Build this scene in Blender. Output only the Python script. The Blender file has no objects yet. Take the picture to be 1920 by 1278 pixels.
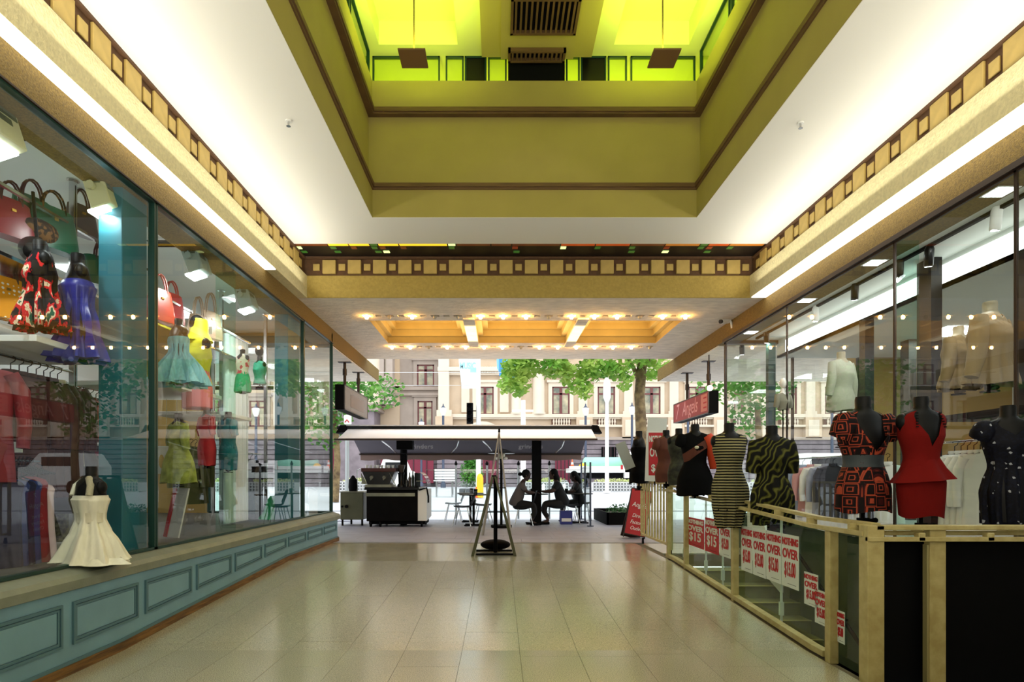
import bpy, bmesh, math, random
from mathutils import Vector, Matrix
random.seed(7)
R = math.radians
SC = bpy.context.scene
COL = SC.collection
F = 1110.0
VX, VY, EYE = 936.0, 893.0, 1.35

# ---------------------------------------------------------------- camera
cam_d = bpy.data.cameras.new('camera'); cam = bpy.data.objects.new('camera', cam_d); COL.objects.link(cam)
cam.location = (0, 0, EYE); cam.rotation_euler = (R(90), 0, 0)
cam_d.sensor_width = 36; cam_d.lens = 36*F/1920
cam_d.shift_x = (960-VX)/1920; cam_d.shift_y = (VY-639)/1920
cam_d.clip_start = 0.05; cam_d.clip_end = 400
SC.camera = cam
# ---------------------------------------------------------------- world
w = bpy.data.worlds.new('world'); SC.world = w; w.use_nodes = True
bg = w.node_tree.nodes['Background']
bg.inputs[0].default_value = (0.93, 0.97, 1.0, 1); bg.inputs[1].default_value = 2.4
SC.view_settings.view_transform = 'Standard'; SC.view_settings.look = 'None'
SC.view_settings.gamma = 1; SC.view_settings.use_curve_mapping = False
SC.view_settings.exposure = 0.28

def area(name, loc, rot, sx, sy, power, col):
    d = bpy.data.lights.new(name, 'AREA'); d.shape = 'RECTANGLE'; d.size = sx; d.size_y = sy
    d.energy = power; d.color = col
    o = bpy.data.objects.new(name, d); COL.objects.link(o); o.location = loc; o.rotation_euler = rot
    return o
def point(name, loc, power, col, r=.05):
    d = bpy.data.lights.new(name, 'POINT'); d.energy = power; d.color = col; d.shadow_soft_size = r
    o = bpy.data.objects.new(name, d); COL.objects.link(o); o.location = loc
    return o
# unseen fill lamps added to brighten the white ceiling
area('ceiling_fill_side', (-2.80, 4.2, 4.12), (R(180), R(38), 0), .18, 9.0, 38, (1, .96, .84))
area('ceiling_fill_side', (3.68, 4.2, 4.12), (R(180), R(-38), 0), .18, 9.0, 38, (1, .96, .84))
area('ceiling_fill_rear', (0.5, -1.2, 2.3), (R(158), 0, 0), 5.0, 4.0, 300, (1, .96, .84))  # added fill behind the camera, aimed up at the ceiling

def sr(c):
    return tuple(((v/255)/12.92 if v/255 <= .04045 else ((v/255+.055)/1.055)**2.4) for v in c)
_m = {}
def M(name, rgb=(128, 128, 128), rough=.6, metal=0, var=0.0, scale=8, bump=0.0, bscale=60, emit=0, rgb2=None, sheen=0, spec=.5, stretch=None):
    if name in _m: return _m[name]
    m = bpy.data.materials.new(name); m.use_nodes = True; nt = m.node_tree; p = nt.nodes['Principled BSDF']
    c = sr(rgb); p.inputs['Base Color'].default_value = (*c, 1); p.inputs['Roughness'].default_value = rough
    p.inputs['Metallic'].default_value = metal; p.inputs['Specular IOR Level'].default_value = spec
    if emit: p.inputs['Emission Color'].default_value = (*c, 1); p.inputs['Emission Strength'].default_value = emit
    co = None
    if var or bump or rgb2:
        co = nt.nodes.new('ShaderNodeTexCoord').outputs['Object']
        if stretch:
            mp = nt.nodes.new('ShaderNodeMapping'); mp.inputs['Scale'].default_value = stretch
            nt.links.new(co, mp.inputs[0]); co = mp.outputs[0]
    if var or rgb2:
        n = nt.nodes.new('ShaderNodeTexNoise'); n.inputs['Scale'].default_value = scale; n.inputs['Detail'].default_value = 6
        nt.links.new(co, n.inputs['Vector'])
        r = nt.nodes.new('ShaderNodeValToRGB'); r.color_ramp.elements[0].position = .35; r.color_ramp.elements[1].position = .65
        if rgb2: a = c; b = sr(rgb2)
        else: a = tuple(max(0, v*(1-var)) for v in c); b = tuple(min(1, v*(1+var)) for v in c)
        r.color_ramp.elements[0].color = (*a, 1); r.color_ramp.elements[1].color = (*b, 1)
        nt.links.new(n.outputs[0], r.inputs[0]); nt.links.new(r.outputs[0], p.inputs['Base Color'])
    if bump:
        n = nt.nodes.new('ShaderNodeTexNoise'); n.inputs['Scale'].default_value = bscale; n.inputs['Detail'].default_value = 5
        nt.links.new(co, n.inputs['Vector'])
        b = nt.nodes.new('ShaderNodeBump'); b.inputs['Strength'].default_value = bump; b.inputs['Distance'].default_value = .02
        nt.links.new(n.outputs[0], b.inputs['Height']); nt.links.new(b.outputs[0], p.inputs['Normal'])
    _m[name] = m; return m
def glassm(name, tint=(1, 1, 1), refl=1.0, rough=0.0):
    if name in _m: return _m[name]
    m = bpy.data.materials.new(name); m.use_nodes = True; nt = m.node_tree
    nt.nodes.remove(nt.nodes['Principled BSDF']); out = nt.nodes['Material Output']
    t = nt.nodes.new('ShaderNodeBsdfTransparent'); t.inputs[0].default_value = (*tint, 1)
    g = nt.nodes.new('ShaderNodeBsdfGlossy'); g.inputs['Roughness'].default_value = rough
    fr = nt.nodes.new('ShaderNodeFresnel'); fr.inputs[0].default_value = 1.5
    mu = nt.nodes.new('ShaderNodeMath'); mu.operation = 'MULTIPLY'; mu.inputs[1].default_value = refl; mu.use_clamp = True
    mx = nt.nodes.new('ShaderNodeMixShader')
    ge = nt.nodes.new('ShaderNodeNewGeometry'); iv = nt.nodes.new('ShaderNodeMath'); iv.operation = 'SUBTRACT'; iv.inputs[0].default_value = 1
    m2 = nt.nodes.new('ShaderNodeMath'); m2.operation = 'MULTIPLY'
    nt.links.new(ge.outputs['Backfacing'], iv.inputs[1]); nt.links.new(fr.outputs[0], mu.inputs[0]); nt.links.new(mu.outputs[0], m2.inputs[0]); nt.links.new(iv.outputs[0], m2.inputs[1])
    nt.links.new(m2.outputs[0], mx.inputs[0])
    nt.links.new(t.outputs[0], mx.inputs[1]); nt.links.new(g.outputs[0], mx.inputs[2]); nt.links.new(mx.outputs[0], out.inputs[0])
    _m[name] = m; return m
def ramp_mat(name, kind, cols, scale=10, rough=.7, stretch=(1, 1, 1), dist=0, pos=None, rot=(0, 0, 0), const=True):
    """fabric prints: kind = 'wave' | 'voronoi' | 'noise' | 'checker-ring' | 'dots'"""
    if name in _m: return _m[name]
    m = bpy.data.materials.new(name); m.use_nodes = True; nt = m.node_tree; p = nt.nodes['Principled BSDF']
    p.inputs['Roughness'].default_value = rough; p.inputs['Specular IOR Level'].default_value = .15
    tc = nt.nodes.new('ShaderNodeTexCoord'); mp = nt.nodes.new('ShaderNodeMapping')
    mp.inputs['Scale'].default_value = stretch; mp.inputs['Rotation'].default_value = rot
    nt.links.new(tc.outputs['Object'], mp.inputs[0])
    r = nt.nodes.new('ShaderNodeValToRGB'); r.color_ramp.interpolation = 'CONSTANT' if const else 'LINEAR'
    n = len(cols)
    while len(r.color_ramp.elements) < n: r.color_ramp.elements.new(.5)
    for i, c in enumerate(cols):
        r.color_ramp.elements[i].position = pos[i] if pos else i/n
        r.color_ramp.elements[i].color = (*sr(c), 1)
    if kind == 'wave':
        t = nt.nodes.new('ShaderNodeTexWave'); t.inputs['Scale'].default_value = scale; t.inputs['Distortion'].default_value = dist
        t.bands_direction = 'Z'; t.inputs['Detail'].default_value = 1
        nt.links.new(mp.outputs[0], t.inputs['Vector']); nt.links.new(t.outputs[1], r.inputs[0])
    elif kind == 'voronoi':
        t = nt.nodes.new('ShaderNodeTexVoronoi'); t.inputs['Scale'].default_value = scale
        nt.links.new(mp.outputs[0], t.inputs['Vector']); nt.links.new(t.outputs['Color'], r.inputs[0])
    elif kind == 'dots':
        t = nt.nodes.new('ShaderNodeTexVoronoi'); t.inputs['Scale'].default_value = scale; t.inputs['Randomness'].default_value = .15
        nt.links.new(mp.outputs[0], t.inputs['Vector']); nt.links.new(t.outputs['Distance'], r.inputs[0])
    elif kind == 'rings':
        t = nt.nodes.new('ShaderNodeTexVoronoi'); t.inputs['Scale'].default_value = scale; t.distance = 'CHEBYCHEV'; t.inputs['Randomness'].default_value = .35
        s = nt.nodes.new('ShaderNodeMath'); s.operation = 'MULTIPLY'; s.inputs[1].default_value = 4.0
        f = nt.nodes.new('ShaderNodeMath'); f.operation = 'FRACT'
        nt.links.new(mp.outputs[0], t.inputs['Vector']); nt.links.new(t.outputs['Distance'], s.inputs[0])
        nt.links.new(s.outputs[0], f.inputs[0]); nt.links.new(f.outputs[0], r.inputs[0])
    else:
        t = nt.nodes.new('ShaderNodeTexNoise'); t.inputs['Scale'].default_value = scale; t.inputs['Detail'].default_value = 4
        nt.links.new(mp.outputs[0], t.inputs['Vector']); nt.links.new(t.outputs[0], r.inputs[0])
    nt.links.new(r.outputs[0], p.inputs['Base Color'])
    _m[name] = m; return m

# ---------------------------------------------------------------- mesh builder
class MB:
    def __init__(s): s.v = []; s.f = []
    def add(s, v, f):
        b = len(s.v); s.v += [tuple(p) for p in v]; s.f += [tuple(i+b for i in q) for q in f]; return s
    def box(s, x0, x1, y0, y1, z0, z1, mat=None):
        v = [(x, y, z) for z in (z0, z1) for y in (y0, y1) for x in (x0, x1)]
        if mat: v = [mat @ Vector(p) for p in v]
        return s.add(v, [(0, 2, 3, 1), (4, 5, 7, 6), (0, 1, 5, 4), (2, 6, 7, 3), (0, 4, 6, 2), (1, 3, 7, 5)])
    def cb(s, c, sz, mat=None, rot=None):
        m = Matrix.Translation(c)
        if rot: m = m @ rot
        return s.box(-sz[0]/2, sz[0]/2, -sz[1]/2, sz[1]/2, -sz[2]/2, sz[2]/2, m)
    def ring(s, rings, cap=True, closed=True):
        n = len(rings[0]); v = [p for r in rings for p in r]; f = []
        for i in range(len(rings)-1):
            for j in range(n if closed else n-1):
                k = (j+1) % n; f.append((i*n+j, i*n+k, (i+1)*n+k, (i+1)*n+j))
        if cap:
            f.append(tuple(range(n-1, -1, -1))); f.append(tuple((len(rings)-1)*n+j for j in range(n)))
        return s.add(v, f)
    def cyl(s, p0, p1, r0, r1=None, n=12, cap=True):
        r1 = r0 if r1 is None else r1; p0 = Vector(p0); p1 = Vector(p1); d = (p1-p0)
        if d.length < 1e-9: return s
        q = d.to_track_quat('Z', 'Y')
        c = [(math.cos(2*math.pi*i/n), math.sin(2*math.pi*i/n)) for i in range(n)]
        return s.ring([[p0+q@Vector((a*r0, b*r0, 0)) for a, b in c], [p1+q@Vector((a*r1, b*r1, 0)) for a, b in c]], cap)
    def tube(s, path, r, n=8, closed=False):
        P = [Vector(p) for p in path]; rs = []
        q = None
        for i, p in enumerate(P):
            a = P[max(0, i-1)]; b = P[min(len(P)-1, i+1)]; d = (b-a).normalized()
            if q is None: q = d.to_track_quat('Z', 'Y')
            else: q = (q @ Vector((0, 0, 1))).rotation_difference(d) @ q
            rr = r[i] if isinstance(r, (list, tuple)) else r
            rs.append([p+q@Vector((rr*math.cos(2*math.pi*k/n), rr*math.sin(2*math.pi*k/n), 0)) for k in range(n)])
        return s.ring(rs, True)
    def lathe(s, prof, c=(0, 0, 0), n=20, sx=1, sy=1):
        return s.ring([[(c[0]+r*sx*math.cos(2*math.pi*k/n), c[1]+r*sy*math.sin(2*math.pi*k/n), c[2]+z) for k in range(n)] for r, z in prof])
    def ball(s, c, r, n=12, m=8):
        r = (r, r, r) if not isinstance(r, (tuple, list)) else r
        return s.ring([[(c[0]+r[0]*math.sin(a)*math.cos(2*math.pi*k/n), c[1]+r[1]*math.sin(a)*math.sin(2*math.pi*k/n), c[2]-r[2]*math.cos(a)) for k in range(n)]
                       for a in [math.pi*(.04+.92*i/m) for i in range(m+1)]])
    def prism(s, pts, axis, a, b):
        """pts: 2-D outline (counter-clockwise); extruded along axis from a to b"""
        def P(u, w, t): return (t, u, w) if axis == 'x' else ((u, t, w) if axis == 'y' else (u, w, t))
        n = len(pts); v = [P(u, w, a) for u, w in pts]+[P(u, w, b) for u, w in pts]
        return s.add(v, [tuple(range(n-1, -1, -1)), tuple(range(n, 2*n))]+[(i, (i+1) % n, n+(i+1) % n, n+i) for i in range(n)])
    def mesh(s, name, mat, off=(0, 0, 0), smooth=False, bev=0):
        me = bpy.data.meshes.new(name)
        me.from_pydata([(x-off[0], y-off[1], z-off[2]) for x, y, z in s.v], [], s.f)
        bm = bmesh.new(); bm.from_mesh(me); bmesh.ops.recalc_face_normals(bm, faces=bm.faces)
        if bev: bmesh.ops.bevel(bm, geom=bm.edges[:], offset=bev, segments=1, affect='EDGES', clamp_overlap=True)
        bm.to_mesh(me); bm.free()
        if mat: me.materials.append(mat)
        if smooth:
            me.polygons.foreach_set('use_smooth', [True]*len(me.polygons))
            try: me.set_sharp_from_angle(angle=R(50))
            except Exception: pass
        return me
OFF = {}
def link(name, me): o = bpy.data.objects.new(name, me); COL.objects.link(o); return o
def thing(name, label, cat, loc=(0, 0, 0), rz=0, group=None, kind=None):
    o = link(name, None); o.location = loc; o.rotation_euler = (0, 0, rz); o.empty_display_size = .1
    if label: o['label'] = label
    if cat: o['category'] = cat
    if group: o['group'] = group
    if kind: o['kind'] = kind
    OFF[o.name] = Vector(loc); return o
def part(name, mb, mat, parent, world=False, smooth=False, bev=0, label=None, kind=None):
    off = OFF.get(parent.name, Vector((0, 0, 0))) if world else Vector((0, 0, 0))
    o = link(name, mb.mesh(name, mat, off, smooth, bev)); o.parent = parent; OFF[o.name] = OFF.get(parent.name, Vector((0, 0, 0)))
    if label: o['label'] = label
    if kind: o['kind'] = kind
    return o
def pmesh(name, me, parent, loc, rot=(0, 0, 0), scale=(1, 1, 1), world=True):
    """a part that shares mesh data, placed at loc"""
    o = link(name, me); o.parent = parent
    off = OFF.get(parent.name, Vector((0, 0, 0))) if world else Vector((0, 0, 0))
    o.location = Vector(loc)-off; o.rotation_euler = rot; o.scale = scale; OFF[o.name] = Vector(loc); return o
def solo(name, mb, mat, label, cat, group=None, smooth=False, bev=0, kind=None):
    xs = [p[0] for p in mb.v]; ys = [p[1] for p in mb.v]; zs = [p[2] for p in mb.v]
    off = ((min(xs)+max(xs))/2, (min(ys)+max(ys))/2, min(zs))
    o = link(name, mb.mesh(name, mat, off, smooth, bev)); o.location = off; OFF[o.name] = Vector(off)
    o['label'] = label
    if cat: o['category'] = cat
    if group: o['group'] = group
    if kind: o['kind'] = kind
    return o
def struct(name, mb, mat, smooth=False, label=None, bev=0):
    o = link(name, mb.mesh(name, mat, (0, 0, 0), smooth, bev)); o['kind'] = 'structure'; OFF[o.name] = Vector((0, 0, 0))
    if label: o['label'] = label
    return o
def copy_tree(o, parent=None):
    c = o.copy(); COL.objects.link(c); c.parent = parent; OFF[c.name] = OFF.get(o.name, Vector((0, 0, 0)))
    for ch in list(o.children): copy_tree(ch, c)
    return c
def X_(x, Y): return (x-VX)*Y/F
def Z_(y, Y): return EYE+(VY-y)*Y/F
def W_(x, y, Y): return Vector((X_(x, Y), Y, Z_(y, Y)))
def YX(x, X): return X*F/(x-VX)          # depth at which a plane X=const is seen at pixel column x

_dg = None
def text_mesh(txt, size, mat, align='CENTER', ext=.002, shear=0, sx=1, bold=0):
    cu = bpy.data.curves.new('t', 'FONT'); cu.body = txt; cu.size = size; cu.extrude = ext; cu.align_x = align; cu.align_y = 'CENTER'
    cu.shear = shear; cu.offset = bold; cu.resolution_u = 3
    o = bpy.data.objects.new('t', cu); COL.objects.link(o)
    bpy.context.view_layer.update()
    me = bpy.data.meshes.new_from_object(o.evaluated_get(bpy.context.evaluated_depsgraph_get()))
    bpy.data.objects.remove(o); bpy.data.curves.remove(cu)
    if sx != 1: me.transform(Matrix.Diagonal((sx, 1, 1, 1)))
    me.materials.clear(); me.materials.append(mat); me.name = 'lettering'; return me
def lettering(txt, size, mat, parent, loc, rot, name='lettering', world=True, **k):
    return pmesh(name, text_mesh(txt, size, mat, **k), parent, loc, rot, world=world)

# ---------------------------------------------------------------- materials
m_ceil = M('white_plaster', (240, 238, 230), .8)
m_gold = M('gold_stucco', (114, 92, 38), .85, var=.25, scale=60, bump=.5, bscale=90)
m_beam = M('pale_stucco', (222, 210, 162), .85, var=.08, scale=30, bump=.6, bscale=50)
m_soff = M('white_roughcast', (232, 222, 206), .9, var=.10, scale=5, bump=1.0, bscale=16, stretch=(1, 2.5, 1))
m_brown = M('brown_frieze_board', (92, 62, 34), .7, var=.15, scale=20)
m_block = M('gold_frieze_block', (192, 164, 92), .6, var=.08, scale=10)
m_dark = M('dark_bronze', (44, 28, 18), .5, metal=.2)
m_shaft = M('olive_plaster', (160, 146, 76), .75, var=.04, scale=2)
m_mould = M('brown_moulding', (98, 72, 40), .6, var=.2, scale=12, stretch=(.3, .3, 6))
m_teal = M('teal_column_paint', (18, 100, 116), .6, var=.08, scale=2)
m_grn = M('dark_green_frame', (22, 58, 50), .4, metal=.2)
m_riser = M('blue_green_paint', (116, 156, 172), .5, var=.06, scale=3, bump=.05)
m_riserd = M('blue_green_moulding', (80, 116, 128), .5)
m_sill = M('olive_grey_stone', (124, 129, 114), .55, var=.1, scale=5, bump=.1)
m_wood = M('worn_skirting_timber', (132, 94, 44), .6, rgb2=(82, 54, 24), scale=9, stretch=(1, .4, 6), bump=.4, bscale=12)
m_cream = M('cream_steel_paint', (186, 174, 120), .45, rgb2=(168, 152, 98), scale=14, bump=.08)
m_black = M('matt_black', (8, 8, 10), .8, spec=.12)
m_blackg = M('black_gloss', (8, 8, 10), .3, spec=.3)
m_white = M('white_paint', (232, 232, 228), .5)
m_chrome = M('chrome', (200, 200, 200), .2, metal=1)
m_steel = M('brushed_steel', (150, 148, 130), .35, metal=.9, var=.1, scale=6)
m_shopw = M('shop_wall_white', (205, 206, 204), .7)
m_shopc = M('shop_ceiling_grey', (214, 220, 214), .8)
m_lamp = M('lamp_white', (240, 250, 250), .5, emit=14)
m_warm = M('bulb_warm', (255, 190, 96), .4, emit=140)
m_strip = M('strip_diffuser', (255, 250, 236), .5, emit=3.6)
m_stair = M('stair_stone', (118, 120, 78), .6, var=.1, scale=8)
m_paper = M('sale_paper', (206, 216, 206), .6)
m_red = M('sale_red', (176, 26, 34), .6)
m_mann = M('black_mannequin', (6, 6, 7), .5, spec=.2)
g_shop = glassm('shop_glass', (.98, 1, .99), 1.3)
g_rail = glassm('rail_glass', (.86, .95, .88), 1.0)
g_out = glassm('screen_glass', (.94, .98, .97), .9)
def floor_mat():
    m = bpy.data.materials.new('terrazzo'); m.use_nodes = True; nt = m.node_tree; p = nt.nodes['Principled BSDF']
    tc = nt.nodes.new('ShaderNodeNewGeometry')
    n1 = nt.nodes.new('ShaderNodeTexNoise'); n1.inputs['Scale'].default_value = 160; n1.inputs['Detail'].default_value = 3
    n2 = nt.nodes.new('ShaderNodeTexNoise'); n2.inputs['Scale'].default_value = .9; n2.inputs['Detail'].default_value = 4
    oi = nt.nodes.new('ShaderNodeObjectInfo')
    nt.links.new(tc.outputs['Position'], n1.inputs['Vector']); nt.links.new(tc.outputs['Position'], n2.inputs['Vector'])
    r1 = nt.nodes.new('ShaderNodeValToRGB'); r1.color_ramp.elements[0].position = .38; r1.color_ramp.elements[1].position = .6
    r1.color_ramp.elements[0].color = (*sr((134, 130, 110)), 1); r1.color_ramp.elements[1].color = (*sr((184, 179, 156)), 1)
    mx = nt.nodes.new('ShaderNodeHueSaturation')
    ma = nt.nodes.new('ShaderNodeMath'); ma.operation = 'MULTIPLY_ADD'; ma.inputs[1].default_value = .07; ma.inputs[2].default_value = .96
    nt.links.new(oi.outputs['Random'], ma.inputs[0]); nt.links.new(ma.outputs[0], mx.inputs['Value'])
    nt.links.new(n1.outputs[0], r1.inputs[0]); nt.links.new(r1.outputs[0], mx.inputs['Color']); nt.links.new(mx.outputs[0], p.inputs['Base Color'])
    rr = nt.nodes.new('ShaderNodeMapRange'); rr.inputs[1].default_value = .3; rr.inputs[2].default_value = .7; rr.inputs[3].default_value = .17; rr.inputs[4].default_value = .24
    nt.links.new(n2.outputs[0], rr.inputs[0]); nt.links.new(rr.outputs[0], p.inputs['Roughness'])
    p.inputs['Specular IOR Level'].default_value = 1.0; p.inputs['Coat Weight'].default_value = .35; p.inputs['Coat Roughness'].default_value = .14
    return m
m_floor = floor_mat()

# ================================================================ STRUCTURE
def fz(Y):
    return 0 if Y < 4.6 else (min(.18, (Y-4.6)*.18/3.6))
def gz(Y):
    return .18 if Y < 18 else min(.6, .18+(Y-18)*.42/18)
GL, GR = -3.05, 4.01           # shop glass planes
DB = 8.95                      # end beam
b = MB()
ys = [-8, 0, 4.6, 8.2, 10.42]
for a, c in zip(ys, ys[1:]):
    b.add([(-3.3, a, fz(a)-.02), (2.5, a, fz(a)-.02), (2.5, c, fz(c)-.02), (-3.3, c, fz(c)-.02)], [(0, 1, 2, 3)])
    b.add([(-3.3, a, fz(a)-.2), (2.5, a, fz(a)-.2), (2.5, c, fz(c)-.2), (-3.3, c, fz(c)-.2)], [(0, 3, 2, 1)])
b.box(2.5, 4.2, -8, 3.9, -.2, -.02); b.box(2.5, 4.2, 9.02, 10.42, -.02, .16); b.box(2.46, 2.5, 3.9, 9.0, -3.2, -.02)
floor = struct('floor', b, M('grout', (96, 84, 58), .8))
# terrazzo tiles, each a part of the floor
tw = .445
x0 = X_(981, 3.892)-9*tw
rnd = random.Random(3)
for ci in range(14):
    xa = x0+ci*tw; xb = xa+tw
    if xb < -3.0 or xa > 2.5: continue
    xa2 = max(xa, -3.1); xb2 = min(xb, 2.49)
    y = 1.2+rnd.choice((0, .3, .55))
    while y < 10.4:
        L = rnd.choice((.9, .9, .6, 1.2)); e = min(y+L, 10.4)
        if e-y > .12:
            cuts = [y+.0012]+[k for k in (4.6, 8.2) if y < k < e]+[e-.0012]
            cx = (xa2+xb2)/2; v = []; f = []; t = rnd.random()*.0007
            for q in cuts:
                v += [(xa2+.0012, q, fz(q)-.018+t), (xb2-.0012, q, fz(q)-.018+t), (xb2-.0012, q, fz(q)+t), (xa2+.0012, q, fz(q)+t)]
            mb = MB(); mb.ring([v[i*4:i*4+4] for i in range(len(cuts))])
            me = mb.mesh('floor_tile', m_floor, (cx, (y+e)/2, 0)); o = link('floor_tile', me); o.parent = floor; o.location = (cx, (y+e)/2, 0)
        y = e
# wider tiles beside the stair head and behind the corner
for (xa, xb, ya, yb) in ((2.5, 3.2, 9.03, 9.7), (3.2, 4.0, 9.03, 9.7), (2.5, 3.2, 9.7, 10.4), (3.2, 4.0, 9.7, 10.4)):
    part('floor_tile', MB().box(xa+.002, xb-.002, ya+.002, yb-.002, .162, .18), m_floor, floor, world=True)
part('threshold_strip', MB().box(-3.0, 4.0, 10.4, 10.48, .05, .186), M('threshold_stone', (120, 120, 122), .4), floor, world=True)

# main white ceiling with the atrium hole
HXA, HXB, HY = -1.62, 2.52, 7.55
CZ = 4.65
b = MB()
b.box(-3.05, HXA, -6, 8.4, CZ, CZ+.1); b.box(HXB, 3.95, -6, 8.4, CZ, CZ+.1); b.box(HXA, HXB, HY, 8.4, CZ, CZ+.1); b.box(HXA, HXB, -6, .2, CZ, CZ+.1)
b.box(-3.05, 3.95, 8.4, 9.05, 4.86, 4.95)
struct('ceiling', b, m_ceil)
b = MB(); b.box(-7.4, 9.4, -8.2, -8.0, -.2, 8.2); b.box(-7.4, -3.4, -8, .4, -.2, 4.7); b.box(4.2, 9.4, -8, 1.9, -.2, 4.7)
struct('wall_back_blocker', b, M('blocker_cream', (196, 186, 150), .8))  # unseen closure added to block sky light from behind the camera
# end beam + side beams + frieze boards
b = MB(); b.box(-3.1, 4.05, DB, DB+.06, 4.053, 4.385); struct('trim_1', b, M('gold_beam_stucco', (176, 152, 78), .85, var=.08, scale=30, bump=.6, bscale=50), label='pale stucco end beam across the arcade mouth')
b = MB(); b.box(-3.4, -2.905, -6, DB, 4.05, 4.385); struct('trim_2', b, m_beam, label='pale stucco side beam over the left shopfront')
b = MB(); b.box(3.79, 4.4, -6, DB, 4.05, 4.385); struct('trim_3', b, m_beam, label='pale stucco side beam over the right shopfront')
def blockmesh(ax, w, h, d):
    return (MB().cb((0, 0, 0), (d, w, h)) if ax == 'x' else MB().cb((0, 0, 0), (w, d, h))).mesh('frieze_block', m_block, bev=.004)
for side, xf, yph in ((4, -2.945, 3.88), (5, 3.832, 5.80)):
    s = 1 if side == 4 else -1
    b = MB(); b.box(xf-.1 if s > 0 else xf, xf if s > 0 else xf+.1, -6, DB, 4.385, CZ)
    b.box(xf-.02 if s > 0 else xf-.035, xf+.035 if s > 0 else xf+.02, -6, 8.9, CZ-.022, CZ)
    b.box(xf-.02 if s > 0 else xf-.036, xf+.036 if s > 0 else xf+.02, -6, 8.9, 4.385, 4.392)
    fr = struct('trim_%d' % side, b, m_brown, label='brown frieze board with square gold blocks')
    bw, bs, br = blockmesh('x', .2, .225, .024), blockmesh('x', .1, .12, .018), MB().cb((0, 0, 0), (.05, .035, .24)).mesh('frieze_divider', m_brown)
    k = -9
    while yph+.38*k < 8.75:
        y = yph+.38*k
        if y > .6:
            pmesh('frieze_block', bw, fr, (xf+s*.012, y+.1, 4.512)); pmesh('frieze_block', bs, fr, (xf+s*.009, y+.29, 4.505))
        k += 1
b = MB(); b.box(-3.1, 4.05, DB+.03, DB+.13, 4.385, 4.86); b.box(-3.1, 4.05, DB-.005, DB+.03, 4.64, 4.67)
fr = struct('trim_6', b, m_brown, label='brown frieze board with square gold blocks above the end beam')
bw, bs = blockmesh('y', .198, .205, .05), blockmesh('y', .1, .1, .03)
for k in range(18):
    x = X_(605+47.35*k, DB)
    if k < 17: pmesh('frieze_block', bw, fr, (x+.1, DB+.005, 4.515))
    xs_ = X_(634.7+47.35*(k-1), DB)
    if k: pmesh('frieze_block', bs, fr, (xs_+.05, DB+.015, 4.515))
pmesh('frieze_block', bs, fr, (X_(593, DB), DB+.015, 4.515))
# stained glass slot over the end beam
sg = thing('stained_glass_strip', 'narrow band of leaded coloured glass above the end frieze', 'stained glass', (.45, 8.7, 4.667))
part('lead_frame', MB().box(-3.0, 3.88, 8.41, 8.94, 4.675, 4.69), M('lead_dark', (22, 14, 8), .5), sg, world=True)
cols = [((214, 84, 20), .25), ((255, 196, 40), 1.0), ((120, 60, 24), .12), ((225, 245, 160), 1.0), ((60, 110, 40), .3), ((196, 120, 40), .35), ((150, 60, 30), .15)]
smats = [M('stained_%d' % i, c, .3, emit=e) for i, (c, e) in enumerate(cols)]  # pane emission stands in for backlight from above
x = -2.95; rs = random.Random(5); i = 0
while x < 3.8:
    Lw = rs.choice((.12, .3, .5, .7)); kx = 1 if x < -.9 and Lw > .2 and x > -2.7 else rs.choice((0, 2, 2, 5, 6) if Lw > .2 else (3, 4, 4))
    part('glass_pane', MB().box(x, x+Lw-.02, 8.43, 8.52, 4.667, 4.675), smats[kx], sg, world=True)
    if rs.random() < .8: part('glass_pane', MB().box(x, x+min(.1, Lw)-.02, 8.56, 8.64, 4.667, 4.675), smats[rs.choice((2, 4, 4, 6, 3))], sg, world=True)
    if rs.random() < .4: part('glass_pane', MB().box(x+.02, x+min(.12, Lw)-.01, 8.72, 8.79, 4.667, 4.675), smats[rs.choice((4, 4, 3))], sg, world=True)
    x += Lw

# atrium shaft
def shaft(z0, z1, inset, th, mat, name, label=None):
    a, c, d = HXA-inset, HXB+inset, HY+inset
    b = MB(); b.box(a-th, a, -6, d+th, z0, z1); b.box(c, c+th, -6, d+th, z0, z1); b.box(a, c, d, d+th, z0, z1)
    return struct(name, b, mat, label=label)
shaft(CZ+.004, 5.0, -.004, .2, m_shaft, 'wall_atrium_lower'); shaft(5.0, 5.03, -.02, .3, m_mould, 'trim_7', 'brown moulding around the atrium, lower'); shaft(5.03, 5.08, -.035, .3, m_mould, 'trim_8', 'brown moulding around the atrium, lower')
shaft(5.08, 5.97, .06, .2, m_shaft, 'wall_atrium_middle'); shaft(5.965, 5.99, -.02, .3, m_mould, 'trim_9', 'brown moulding around the atrium, upper'); shaft(5.99, 6.045, -.035, .3, m_mould, 'trim_10', 'brown moulding around the atrium, upper')
shaft(6.045, 6.395, 0, .2, m_shaft, 'wall_atrium_upper')
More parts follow.
